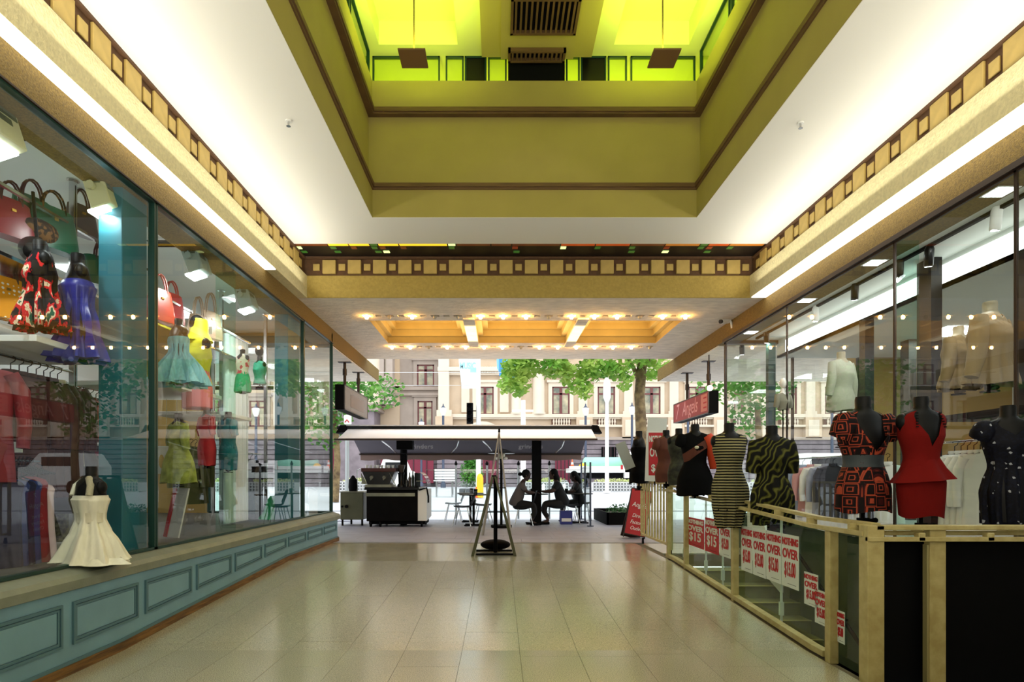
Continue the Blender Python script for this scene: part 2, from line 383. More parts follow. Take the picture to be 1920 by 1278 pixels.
# clerestory band
UZ = 6.76
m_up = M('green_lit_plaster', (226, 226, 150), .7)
b = MB()   # gallery behind the clerestory
b.box(HXA-1.4, HXB+1.4, HY+1.3, HY+1.4, 6.3, 8.2); b.box(HXA-1.4, HXA-1.3, -6, HY+1.3, 6.3, 8.2); b.box(HXB+1.3, HXB+1.4, -6, HY+1.3, 6.3, 8.2)
struct('wall_gallery', b, m_up)
b = MB(); b.box(HXA-1.4, HXB+1.4, HY+.2, HY+1.4, 6.25, 6.3); b.box(HXA-1.4, HXA-.2, -6, HY+.2, 6.25, 6.3); b.box(HXB+.2, HXB+1.4, -6, HY+.2, 6.25, 6.3)
struct('floor_gallery', b, M('gallery_floor', (150, 150, 70), .7))
cx = [(-1.51, -.52), (1.44, 2.38)]
cy = (5.2, 7.42)
b = MB(); b.box(HXA-1.4, -1.51, -6, 8.95, UZ, UZ+.3); b.box(-.52, 1.44, -6, 8.95, UZ, UZ+.3); b.box(2.38, HXB+1.4, -6, 8.95, UZ, UZ+.3)
for (a, c) in cx: b.box(a, c, cy[1], 8.95, UZ, UZ+.3); b.box(a, c, -6, cy[0], UZ, UZ+.3); b.box(a-.05, c+.05, cy[0]-.05, cy[1]+.05, UZ+.3, UZ+.36)
struct('ceiling_upper', b, m_up)
b = MB(); b.box(-.22, .02, 5.2, 7.5, UZ-.10, UZ); b.box(.93, 1.17, 5.2, 7.5, UZ-.10, UZ); b.box(.02, .93, 5.2, 7.45, UZ-.16, UZ)
struct('trim_11', b, M('olive_bulkhead', (176, 160, 84), .7), label='olive bulkhead across the middle of the upper ceiling')
def grille(x0, x1, y0, y1, z, label):
    t = thing('air_grille', label, 'vent', ((x0+x1)/2, (y0+y1)/2, z))
    b = MB(); b.box(x0, x1, y0, y0+.03, z, z+.05); b.box(x0, x1, y1-.03, y1, z, z+.05); b.box(x0, x0+.03, y0, y1, z, z+.05); b.box(x1-.03, x1, y0, y1, z, z+.05)
    part('frame', b, m_mould, t, world=True)
    n = 12
    for i in range(n):
        xx = x0+.03+(x1-x0-.06)*(i+.5)/n
        part('slat', MB().box(xx-.012, xx+.012, y0+.03, y1-.03, z+.005, z+.045), m_mould, t, world=True)
    part('backing', MB().box(x0+.01, x1-.01, y0+.01, y1-.01, z+.045, z+.05), m_black, t, world=True)
grille(.13, .9, 6.45, 6.98, UZ-.215, 'brown slatted air grille at the top edge of the upper ceiling')
grille(.11, .82, 7.24, 7.44, UZ-.215, 'brown slatted air grille just above the dark upper doorway')
# clerestory frames and panes
def cl_pane(x0, x1, mat, fr=.02, n='window'):
    global _wn
    y = HY+.04; z0, z1 = 6.40, UZ-.02
    b = MB(); b.box(x0, x1, y, y+.04, z0, z0+fr); b.box(x0, x1, y, y+.04, z1-fr, z1); b.box(x0, x0+fr, y, y+.04, z0, z1); b.box(x1-fr, x1, y, y+.04, z0, z1)
    _wn += 1
    o = struct('window_%d' % _wn, b, m_grn, label='green framed clerestory window of the upper gallery')
    part('pane', MB().box(x0+fr, x1-fr, y+.015, y+.022, z0+fr, z1-fr), mat, o, world=True)
_wn = 0
g_cl = glassm('clerestory_glass', (.95, 1, .8), 1.2)
for (a, c, mt) in ((697, 824, g_cl), (835, 869, g_cl), (871, 912, m_blackg), (915, 950, g_cl), (1062, 1088, g_cl), (1090, 1138, m_blackg), (1141, 1177, g_cl), (1184, 1306, g_cl)):
    cl_pane(X_(a, HY), X_(c, HY), mt)
b = MB(); b.box(X_(953, HY), X_(1060, HY), HY+.06, HY+.12, 6.4, UZ)
struct('door_1', b, m_black, label='dark opening in the middle of the upper gallery')
for (ya, yb) in ((6.55, 7.5), (5.5, 6.5), (4.4, 5.45)):
    for xx, s in ((HXA-.06, 1), (HXB+.02, 1)):
        b = MB(); z0, z1 = 6.40, UZ-.02; fr = .02
        b.box(xx, xx+.04, ya, yb, z0, z0+fr); b.box(xx, xx+.04, ya, yb, z1-fr, z1); b.box(xx, xx+.04, ya, ya+fr, z0, z1); b.box(xx, xx+.04, yb-fr, yb, z0, z1)
        _wn += 1; o = struct('window_%d' % _wn, b, m_grn, label='green framed side window of the upper gallery')
        part('pane', MB().box(xx+.015, xx+.022, ya+fr, yb-fr, z0+fr, z1-fr), g_cl, o, world=True)
GRN = (.74, 1, .05)
for px, lb in ((775, 'brown square uplighter hanging on a rod, left in the atrium'), (1245, 'brown square uplighter hanging on a rod, right in the atrium')):
    Yc = 6.6; x = X_(px, Yc)
    t = thing('pendant_uplighter', lb, 'lamp', (x, Yc, 6.0))
    part('shade_plate', MB().box(x-.15, x+.15, Yc-.15, Yc+.15, 6.0, 6.018), M('pendant_brown', (120, 88, 50), .6), t, world=True, bev=.003)
    part('housing', MB().box(x-.13, x+.13, Yc+.02, Yc+.16, 6.02, 6.075), M('pendant_tan', (170, 140, 90), .6), t, world=True)
    part('rod', MB().cyl((x, Yc+.05, 6.07), (x, Yc+.05, 7.06), .008), m_mould, t, world=True)
    area('pendant_light', (x, Yc-.02, 6.09), (R(180), 0, 0), .24, .24, 17, (.78, 1, .10))
area('gallery_light', (-.6, 8.3, 6.70), (0, 0, 0), 3.0, .4, 26, (.8, 1, .1))
area('gallery_light', (1.8, 8.3, 6.70), (0, 0, 0), 2.0, .4, 26, (.8, 1, .1))
area('gallery_light', (HXA-.8, 5.5, 6.70), (0, 0, 0), .4, 3.4, 26, (.8, 1, .1))
area('gallery_light', (HXB+.8, 5.5, 6.70), (0, 0, 0), .4, 3.4, 26, (.8, 1, .1))

# soffit of the entrance canopy: frame around three stepped coffers
SZ = 4.05
cofX = [(-2.25, -.62), (-.42, 1.34), (1.53, 3.17)]; cofY = (10.25, 11.98)
b = MB()
b.box(-3.4, 4.4, DB+.02, 9.85, SZ, SZ+.12); b.box(-3.4, 4.4, 12.42, 13.6, SZ, SZ+.12)
b.box(-3.4, cofX[0][0], 10.07, 12.2, SZ, SZ+.12); b.box(cofX[2][1], 4.4, 10.07, 12.2, SZ, SZ+.12)
for (l, r_) in ((cofX[0][1], cofX[1][0]), (cofX[1][1], cofX[2][0])): b.box(l, r_, 10.07, 12.2, SZ-.03, SZ+.12)
b.box(cofX[0][0], cofX[2][1], 10.07, cofY[0], SZ, SZ+.12); b.box(cofX[0][0], cofX[2][1], cofY[1], 12.2, SZ, SZ+.12)
# sockets rows (grid with square holes)
for (ya, yb, yc) in ((9.85, 10.07, 9.96), (12.2, 12.42, 12.31)):
    n = 15; xs0 = -2.23; sp = .383
    b.box(-3.4, xs0-.07, ya, yb, SZ, SZ+.12); b.box(xs0+14*sp+.07, 4.4, ya, yb, SZ, SZ+.12)
    b.box(xs0-.07, xs0+14*sp+.07, ya, yc-.06, SZ, SZ+.12); b.box(xs0-.07, xs0+14*sp+.07, yc+.06, yb, SZ, SZ+.12)
    for i in range(14):
        xa = xs0+i*sp+.07; b.box(xa, xa+.07, yc-.06, yc+.06, SZ, SZ+.12); b.box(xa+.173, xa+.243, yc-.06, yc+.06, SZ, SZ+.12)
soff = struct('ceiling_canopy', b, m_soff, label='rough white soffit of the entrance canopy')
b = MB()
for (l, r_) in cofX:
    for k in range(4):
        o_ = .10*k; z0 = SZ+.12*k+.0; z1 = z0+.12
        a, c, d, e = l+o_, r_-o_, cofY[0]+o_*.4, cofY[1]-o_
        a0, c0, d0, e0 = a-.12, c+.12, d-.10, e+.12
        if k == 0: z0 = SZ+.003; a += .004; c -= .004; d += .004; e -= .004
        b.box(a0, a, d0, e0, z0, z1); b.box(c, c0, d0, e0, z0, z1); b.box(a, c, d0, d, z0, z1); b.box(a, c, e, e0, z0, z1)
    b.box(l-.1, r_+.1, cofY[0]-.1, cofY[1]+.1, SZ+.48, SZ+.52)
struct('trim_12', b, M('gold_coffer', (202, 168, 92), .7, var=.05, scale=4), label='stepped gold coffers in the entrance canopy')
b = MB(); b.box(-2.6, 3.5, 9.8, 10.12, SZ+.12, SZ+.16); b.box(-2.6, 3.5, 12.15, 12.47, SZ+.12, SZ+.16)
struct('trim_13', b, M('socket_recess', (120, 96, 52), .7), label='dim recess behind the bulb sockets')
ORD = ['leftmost','second','third','fourth','fifth','sixth','seventh','eighth','ninth','tenth','eleventh','twelfth','thirteenth','fourteenth','rightmost']
lit1 = {0, 2, 5, 6, 7, 9, 10, 11, 13, 14}; lit2 = {0, 1, 3, 4, 5, 6, 8, 9, 10, 11, 12, 13}
pt = MB().lathe([(.004, -.055), (.02, -.05), (.03, -.03), (.028, -.008), (.014, .02), (.013, .045)], n=12)
bulbl = pt.mesh('bulb', m_warm, smooth=True); bulbo = pt.mesh('bulb', M('bulb_off', (190, 180, 160), .2), smooth=True)
sock = MB().lathe([(.05, .12), (.05, .105), (.017, .10), (.017, .035), (.014, .03)], n=10).mesh('socket', M('brass_socket', (150, 110, 50), .4, metal=.6))
plm = MB().box(-.055, .055, -.05, .05, .095, .105).mesh('reflector', M('gold_reflector', (214, 160, 60), .5))
for row, (yc, lit) in enumerate(((9.96, lit1), (12.31, lit2))):
    for i in range(15):
        x = -2.23+.383*i; on = i in lit
        t = thing('ceiling_bulb', ('lit bare bulb' if on else 'unlit bare bulb')+', '+ORD[i]+(' from the left' if 0 < i < 14 else '')+' in the '+('nearer' if row == 0 else 'farther')+' row of canopy sockets', 'light bulb', (x, yc, SZ), 0,
                  ('lit' if on else 'unlit')+' bulbs of the '+('nearer' if row == 0 else 'farther')+' canopy row')
        pmesh('bulb', bulbl if on else bulbo, t, (0, 0, 0), world=False); pmesh('socket', sock, t, (0, 0, 0), world=False); pmesh('reflector', plm, t, (0, 0, 0), world=False)
area('canopy_coffer_glow', (.45, 11.1, 3.99), (R(180), 0, 0), 5.0, 1.2, 42, (1, .78, .45))

# side soffit, fascias, light strips
for s, xg, nm in ((-1, GL, 'left'), (1, GR, 'right')):
    xo = xg+s*.35
    b = MB(); b.box(min(xg, xo), max(xg, xo), -6, 15.0, 3.76, SZ); b.box(min(xg+s*.35, xg+s*6), max(xg+s*.35, xg+s*6), 10.9, 14.95, 3.76, SZ)
    struct('wall_%s' % nm, b, m_gold, label='gold stucco fascia over the %s shop windows' % nm)
    b = MB(); b.box(min(xg+s*.02, xg+s*5.9), max(xg+s*.02, xg+s*5.9), 10.9, 14.93, 3.745, 3.76)
    struct('ceiling_%s' % nm, b, m_soff, label='rough white underside of the %s pavement canopy' % nm)
    a0, a1 = (xg, -2.905) if s < 0 else (3.79, xg)
    b = MB(); b.box(a0+.004, a1-.004, .5 if s < 0 else .2, 7.7 if s < 0 else 8.9, SZ-.012, SZ-.001)
    t = solo('light_strip', b, m_strip, 'long glowing fluorescent strip above the %s gold fascia' % nm, 'light strip')
# ================================================================ LEFT SHOPFRONT
TOPL = EYE+.791*3.05; SIL = .71
Yend = 10.75
PX = -2.93
def strip_x(xa, xb, zlo, zhi, y0, y1, mat, name, parent=None, n=None, **k):
    """long bar along Y whose bottom / top follow functions of Y"""
    cuts = [y0]+[c for c in (4.6, 5.5, 6.4, 7.3, 8.2) if y0 < c < y1]+[y1]
    mb = MB(); mb.ring([[(xa, y, zlo(y)), (xb, y, zlo(y)), (xb, y, zhi(y)), (xa, y, zhi(y))] for y in cuts])
    return part(name, mb, mat, parent, world=True, **k) if parent else struct(name, mb, mat, **k)
base = strip_x(PX-.12, PX-.012, lambda y: fz(y)-.02, lambda y: .60, .5, Yend+.02, m_riser, 'wall_left_riser')
base['label'] = 'blue-green panelled stall riser under the left shop window'
wood = strip_x(PX-.05, PX+.012, lambda y: fz(y)-.01, lambda y: fz(y)+.068, .5, Yend+.05, m_wood, 'baseboard_left')
strip_x(PX-.05, PX+.004, lambda y: fz(y)+.068, lambda y: fz(y)+.09, .5, Yend+.03, m_riserd, 'lower_rail', base)
k = -3
while True:
    ya = 4.075+.835*k; yb = ya+.735
    if ya > Yend-.3: break
    yb = min(yb, Yend-.06)
    zl = lambda y: fz(y)+.195; zh = lambda y: .487+.02*min(1, max(0, (y-4)/5))
    fr = MB()
    for (a0, b0, xo, xi) in ((0, .018, PX+.004, PX-.012), (.026, .04, PX-.002, PX-.012)):
        def rr(a): return [(ya+a, zl(ya+a)+a), (yb-a, zl(yb-a)+a), (yb-a, zh(yb-a)-a), (ya+a, zh(ya+a)-a)]
        o_, i_ = rr(a0), rr(b0)
        for q in range(4):
            p, q2 = q, (q+1) % 4
            fr.ring([[(xi-.01, *o_[p]), (xo, *o_[p]), (xo, *i_[p]), (xi-.01, *i_[p])], [(xi-.01, *o_[q2]), (xo, *o_[q2]), (xo, *i_[q2]), (xi-.01, *i_[q2])]])
    po = part('panel_moulding', fr, m_riserd, base, world=True)
    q = .045
    part('riser_panel', MB().ring([[(PX-.02, y, zl(y)+q), (PX-.006, y, zl(y)+q), (PX-.006, y, zh(y)-q), (PX-.02, y, zh(y)-q)] for y in (ya+q, yb-q)]), m_riser, base, world=True, bev=.002)
    k += 1
b = MB(); b.prism([(-3.14, .5), (-2.90, .58), (-2.895, .64), (-2.92, .672), (-3.035, .71), (-3.14, .71)], 'y', .5, Yend+.06)
struct('trim_14', b, m_sill, label='wide olive-grey sill under the left shop window')
YM1, YM2 = YX(286, GL), YX(567, GL)
def win(n, xg, ya, yb, z0, z1, mat=None, fr=.022, lab='', dp=.03):
    global _wn
    _wn += 1
    b = MB(); b.box(xg-dp, xg+dp, ya, yb, z0, z0+fr); b.box(xg-dp, xg+dp, ya, yb, z1-fr*1.6, z1)
    b.box(xg-dp, xg+dp, ya, ya+fr, z0, z1); b.box(xg-dp, xg+dp, yb-fr, yb, z0, z1)
    o = struct('window_%d' % _wn, b, mat or m_grn, label=lab)
    part('pane', MB().box(xg-.005, xg+.005, ya+fr, yb-fr, z0+fr, z1-fr), g_shop, o, world=True)
    return o
win(0, GL, .8, YM1, SIL, TOPL+.02, lab='large left shop window with bags, dresses and a white gown behind it')
win(0, GL, YM1+.01, YM2, SIL, TOPL+.02, lab='large left shop window with a pale blue dress behind it')
win(0, GL, YM2+.01, Yend, SIL, TOPL+.02, fr=.014, lab='narrow left shop window nearest the street')
b = MB(); b.box(GL-.04, GL+.045, .5, Yend+.02, TOPL, 3.775); struct('trim_15', b, m_dark, label='dark head frame of the left shop windows')
b = MB(); b.box(GR-.045, GR+.04, 2.0, 10.52, EYE+.592*4.01, 3.775); struct('trim_16', b, m_dark, label='dark head frame of the right shop windows')
for (px, nm) in ((443, 'frameless glass fin standing behind the middle left window'),):
    y = YX(px, GL); solo('glass_fin', MB().box(GL-.24, GL-.012, y, y+.012, SIL, 3.72), glassm('fin_glass', (.8, .95, .9), 1.2), nm, 'glass panel')
# room
b = MB(); b.box(-7.2, GL-.04, .5, 10.9, 3.96, 4.03); struct('ceiling_left_shop', b, m_shopc)
b = MB(); b.box(-7.2, PX-.12, .5, 10.9, .42, SIL-.02); struct('floor_left_shop', b, M('display_floor', (74, 72, 66), .5, var=.2, scale=4))
b = MB(); b.box(-7.1, -7.0, .5, 10.9, .6, 3.96); b.box(-7.1, GL-.05, .4, .5, .6, 3.96); struct('wall_left_shop', b, m_shopw)
b = MB(); b.box(-7.1, -5.3, 10.8, 10.9, .6, 3.96); struct('wall_left_shop_front', b, M('shopfront_gold', (150, 120, 60), .7))
_wn += 1
b = MB(); b.box(-5.3, GL, 10.78, 10.84, .66, .72); b.box(-5.3, GL, 10.78, 10.84, 3.7, 3.96); b.box(-5.32, -5.27, 10.78, 10.84, .7, 3.8)
o = struct('window_%d' % _wn, b, m_grn, label='left shop window facing the street'); part('pane', MB().box(-5.27, GL-.03, 10.8, 10.81, .72, 3.7), g_shop, o, world=True)
b = MB(); b.box(-5.3, PX-.12, 10.8, 10.9, 0, .67); struct('wall_left_front_riser', b, m_riser)
for (pa, pb, xx, lb) in ((229, 276, -3.14, 'teal painted column behind the left window mullion'), (540, 562, -3.14, 'teal painted column behind the far left window')):
    ya, yb = YX(pa, xx), YX(pb, xx)
    solo('teal_column', MB().box(xx-.20, xx, ya, yb, SIL, 3.78), m_teal, lb, 'column', bev=.006)
# boxy display floodlights
def floodlight(px, py, X, lb, col=(206, 212, 196), lit=True, s=1.0):
    Y = YX(px, X); z = Z_(py, Y); t = thing('box_floodlight', lb, 'lamp', (X, Y, z-.17))
    mt = M('flood_%d' % col[0], col, .5); Rm = Matrix.Rotation(R(-18), 4, 'Y')
    part('housing', MB().cb((0, 0, .19), (.17*s, .22*s, .30), rot=Rm), mt, t, bev=.008)
    v = MB().box(-.003, .003, -.028, .028, -.022, .022).mesh('vent', M('vent_dark', (90, 100, 84), .6))
    for i in range(3):
        for j in range(2):
            if (i, j) != (2, 0): pmesh('vent', v, t, Rm @ Vector((.087*s, -.06+.06*i, -.0+.06*j))+Vector((0, 0, .19)), (0, R(-18), 0), world=False)
    for i in range(2):
        v2 = pmesh('vent', v, t, Rm @ Vector((.03-.06*i, -.112*s, .05))+Vector((0, 0, .19)), (0, R(-18), R(90)), world=False)
    part('lens', MB().cb((0, 0, .028), (.15*s, .19*s, .02), rot=Rm), m_lamp if lit else m_shopw, t)
    part('yoke', MB().tube([(-.02, -.13, .2), (-.03, -.13, .3), (-.04, 0, .40), (-.03, .13, .3), (-.02, .13, .2)], .009, 6), mt, t)
    part('knob', MB().cyl((-.02, -.12, .2), (-.02, -.15, .2), .035), mt, t, smooth=True)
    part('ceiling_mount', MB().cyl((-.04, 0, .39), (-.04, 0, 3.95-(z-.17)), .04), mt, t)
    if lit: area('flood_beam', Vector((X+.01, Y, z-.17+.012)), (0, R(8), 0), .15, .2, 14, (.95, 1, .98))
floodlight(195, 368, -3.30, 'cream box floodlight hanging beside the near teal column', (206, 206, 160), lit=True)
floodlight(368, 492, -3.30, 'grey box floodlight with glowing lens behind the middle left window', (150, 168, 160))
floodlight(462, 562, -3.30, 'grey box floodlight, second from the teal column nearest the street', (151, 168, 160))
floodlight(531, 606, -3.30, 'cream box floodlight just in front of the far teal column', (205, 206, 160))
floodlight(-8, 240, -3.30, 'box floodlight cut by the left edge of the photo', (207, 206, 170))
for i, (x, y) in enumerate(((-5.2, 3.6), (-5.2, 5.6), (-5.2, 7.6), (-5.2, 9.4))):
    q_ = ('nearest the camera', 'second from the camera', 'third from the camera', 'nearest the street')[i]
    solo('ceiling_panel_light', MB().box(x-.3, x+.3, y-.3, y+.3, 3.945, 3.96), M('panel_light', (238, 246, 250), .5, emit=19), 'square fill panel added to the ceiling deep inside the left shop, '+q_, 'ceiling light', 'square fill panels added inside the left shop')  # glowing panels added as general fill for the left shop
def vent(px, py, X, zc, lb):
    Y = YX(px, X); t = thing('ceiling_vent', lb, 'vent', (X, Y, zc))
    part('frame', MB().box(-.17, .17, -.13, .13, -.012, 0).box(-.2, .2, -.16, .16, -.004, 0), m_shopw, t)
    for k in range(4): part('slat', MB().box(-.13, .13, -.09+.05*k, -.06+.05*k, -.02, -.012), m_black, t)
vent(40, 262, -3.62, 3.96, 'dark ceiling vent in the near left shop ceiling'); vent(305, 438, -3.75, 3.96, 'slatted ceiling vent behind the middle left window')
for (px, X) in ((137, -3.75), (415, -3.9), (498, -3.75), (400, -5.0)):
    Y = YX(px, X); t = thing('slotted_upright', None, 'shelf upright', (X, Y, SIL), 0, 'slotted steel shelf uprights in the left window')
    t['label'] = {137: 'tall slotted steel upright between the green bags and the near teal column', 415: 'slotted steel upright just left of the glass fin', 498: 'slotted steel upright just left of the far teal column', 400: 'slotted steel upright deep inside the middle left bay'}[px]
    part('post', MB().box(-.022, .022, -.022, .022, 0, 3.25), m_chrome, t)
    part('slots', MB().box(.0221, .0235, -.004, .004, .1, 3.2), m_black, t, label='dark slot line')
    part('foot', MB().cyl((0, 0, 3.24), (0, 0, 3.25), .05), m_chrome, t)
# rails just under the ceiling
for (ya, yb, X, z, lb) in ((3.6, 6.3, -3.75, 3.55, 'thin slotted rail under the ceiling of the near left bay'), (6.5, 8.9, -3.75, 3.35, 'thin slotted rail under the ceiling of the middle left bay')):
    solo('display_rail', MB().box(X-.015, X+.015, ya, yb, z-.012, z+.012), m_chrome, lb, 'rail')

# ---------------------------------------------------------------- shelves
def shelf(x0, x1, y0, y1, z, lb, th=.045, mat=None):
    return solo('display_shelf', MB().box(x0, x1, y0, y1, z-th, z), mat or m_white, lb, 'shelf', bev=.003)
shelf(-4.5, -3.30, 4.22, 5.12, 2.36, 'thick white shelf carrying the floral and royal blue dresses')
shelf(-4.7, -3.66, 4.05, 6.3, 3.01, 'upper glossy shelf carrying green handbags', .03, m_chrome)
shelf(-4.4, -3.42, 6.1, 7.3, 2.34, 'white shelf under the pale blue dress')
shelf(-4.4, -3.6, 5.3, 8.4, 2.98, 'upper shelf of red and beige handbags', .03, m_chrome)
shelf(-4.3, -3.42, 7.35, 8.2, 2.16, 'white shelf under the green skirt')
shelf(-4.7, -3.9, 4.1, 6.2, 2.55, 'middle shelf with polka-dot and white bags', .03)

# ---------------------------------------------------------------- handbags
def handbag(c, w, h, d, rz, mat, lb, group=None, slump=.8, strap=.16, hm=None):
    t = thing('handbag', lb, 'handbag', c, rz, group)
    rs = []
    for i in range(6):
        f = i/5; ww = w*(1-(1-slump)*f)*(.94 if i in (0,) else 1); dd = d*(1-.75*f**1.5)
        rs.append([(ww/2*math.copysign(abs(math.cos(a))**.55, math.cos(a)), dd/2*math.copysign(abs(math.sin(a))**.55, math.sin(a)), h*f-(.012*math.cos(2*a)*f)) for a in [2*math.pi*j/20 for j in range(20)]])
    part('bag_body', MB().ring(rs), mat, t, smooth=True)
    hm = hm or M('bag_handle_dark', (58, 22, 20), .4)
    for s in (-1, 1):
        pts = [(w*.22*math.cos(a)*1.0, s*d*.12, h*.96+strap*math.sin(a)) for a in [math.pi*j/8 for j in range(9)]]
        part('handle', MB().tube([(w*.22, s*d*.12, h*.8)]+pts+[(-w*.22, s*d*.12, h*.8)], .009, 6), hm, t, smooth=True)
    part('clasp', MB().cb((0, -d*.3, h*.72), (.03, .015, .02)), M('gold_clasp', (190, 150, 70), .3, metal=.9), t)
    return t
def bag_at(px, py_bot, X, w, h, mat, lb, rz=R(70), d=.13, **k):
    Y = YX(px, X); return handbag((X, Y, Z_(py_bot, Y)), w, h, d, rz, mat, lb, **k)
m_gleather = M('green_leather', (26, 74, 52), .35, var=.2, scale=5)
m_leop = ramp_mat('leopard', 'voronoi', [(22, 14, 9), (96, 66, 34), (40, 24, 14)], 40)
m_tan = M('tan_red_leather', (168, 58, 36), .4, var=.15, scale=5)
m_beige = M('beige_leather', (150, 124, 98), .45)
bag_at(20, 447, -3.85, .34, .30, M('maroon_leather', (110, 24, 32), .4), 'maroon handbag at the left end of the top shelf')
bag_at(60, 447, -3.9, .36, .34, m_gleather, 'dark green handbag with leopard base, left of two on the top shelf')
bag_at(100, 470, -3.8, .42, .36, m_gleather, 'larger dark green handbag right of its twin on the top shelf', hm=m_leop)
Y = YX(100, -3.72); solo('leopard_scarf', MB().ball((-3.78, Y, Z_(436, Y)), (.04, .22, .09), 16, 8), m_leop, 'leopard print cloth draped over the front of the green handbags', 'scarf', smooth=True)
bag_at(152, 440, -3.80, .30, .26, M('dark_brown_leather', (50, 30, 24), .4), 'dark brown handbag behind the steel upright')
bag_at(196, 540, -3.75, .42, .27, m_gleather, 'green structured tote with tall red-brown handles', slump=.95, strap=.20)
bag_at(205, 640, -3.85, .46, .33, M('white_leather', (186, 180, 160), .4), 'white tote bag with pale chain handles', slump=.7, strap=.22, hm=M('pale_chain', (190, 184, 120), .3))
bag_at(10, 598, -3.9, .36, .32, ramp_mat('polka', 'dots', [(240, 232, 220), (226, 150, 30)], 26, pos=[0, .28]), 'mustard polka-dot handbag at the far left', slump=1.0)
bag_at(38, 602, -4.1, .30, .26, ramp_mat('polka_red', 'dots', [(230, 220, 210), (150, 24, 34)], 22, pos=[0, .3]), 'red polka-dot handbag beside the mustard one', slump=1.0)
solo('striped_towel', MB().box(-3.9, -3.87, YX(216, -3.9), YX(229, -3.88), Z_(700, 5.9), Z_(512, 5.9)), ramp_mat('pinkstripe', 'wave', [(232, 120, 130), (244, 232, 228)], 9), 'pink and white striped cloth beside the teal column', 'cloth')
bag_at(300, 603, -3.62, .36, .34, m_tan, 'rust red handbag behind the middle left window', slump=.72, strap=.18, hm=m_tan)
bag_at(322, 606, -3.8, .34, .34, M('brick_leather', (150, 40, 44), .4), 'brick red handbag with a white tag, beside the rust red one', slump=.8, hm=M('brick_leather', (150, 40, 44)))
bag_at(372, 640, -3.7, .32, .32, m_beige, 'beige tote with long thin straps, left of two', strap=.24, hm=m_beige)
bag_at(395, 635, -3.7, .36, .34, M('sand_leather', (160, 134, 110), .4), 'sand coloured tote with long thin straps, right of two', strap=.26, hm=m_beige)

# ---------------------------------------------------------------- mannequins
BODY = [(0, .048, .052), (-.02, .053, .056), (-.08, .052, .054), (-.105, .075, .060), (-.125, .135, .068), (-.15, .178, .076), (-.185, .188, .084), (-.24, .172, .100),
        (-.31, .162, .122), (-.38, .142, .105), (-.45, .122, .092), (-.50, .120, .090), (-.58, .150, .108), (-.68, .174, .120), (-.80, .168, .115), (-.95, .155, .11)]
def prof(z, P=BODY):
    if z >= P[0][0]: return P[0][1:]
    for a, c in zip(P, P[1:]):
        if c[0] <= z <= a[0]:
            t = (a[0]-z)/(a[0]-c[0]); t2 = t
            return (a[1]+(c[1]-a[1])*t2, a[2]+(c[2]-a[2])*t2)
    return P[-1][1:]
def garment(zt, hem, flare=None, n=96, rows=30, fold=0.0, nf=9, off=.012, seed=0, bulge=None, ph=0):
    """zt: list (deg, z) for |angle from the side| ; theta=0 is +x (left arm side)"""
    rn = random.Random(seed)
    pts = sorted(zt)
    def top(deg, front):
        d = abs(((deg+90) % 180)-90)          # 0 at arms, 90 at front/back
        P = [(a, (z if not isinstance(z, tuple) else z[0 if front else 1])) for a, z in pts]
        for (a, za), (c, zc) in zip(P, P[1:]):
            if a <= d <= c: return za+(zc-za)*((d-a)/(c-a))
        return P[-1][1]
    v = []
    for i in range(rows+1):
        f = i/rows
        for j in range(n):
            deg = 360*j/n; th = R(deg); t0 = top(deg, math.sin(th) < 0)
            z = t0+(hem-t0)*f; rx, ry = prof(z)
            fl = 0
            if flare:
                for (za, fa), (zb, fb) in zip(flare, flare[1:]):
                    if zb <= z <= za: fl = fa+(fb-fa)*((za-z)/(za-zb))
                if z < flare[-1][0]: fl = flare[-1][1]
            wv = fold*max(0, (-.30-z))*(math.sin(nf*th+ph+3*z)+.5*math.sin((nf*2+1)*th+ph*2))
            zz = z+(.012*math.sin(3*th+ph) if i == rows else 0)
            v.append(((rx+off+fl+wv)*math.cos(th), (ry+off+fl+wv)*math.sin(th), zz))
    rings = [v[i*n:(i+1)*n] for i in range(rows+1)]
    inner = [[(p[0]*.965, p[1]*.965, p[2]) for p in r] for r in rings]
    return MB().ring([inner[0]]+rings+[inner[-1]], cap=False)
SLEEVELESS = [(0, -.26), (22, -.20), (34, -.128), (48, -.112), (62, (-.17, -.15)), (90, (-.24, -.19))]
DEEPV = [(0, -.28), (20, -.22), (32, -.13), (46, -.112), (60, (-.22, -.22)), (90, (-.40, -.40))]
TEE = [(0, -.145), (30, -.125), (50, -.105), (70, (-.13, -.11)), (90, (-.16, -.12))]
STRAPLESS = [(0, -.27), (90, (-.27, -.27))]
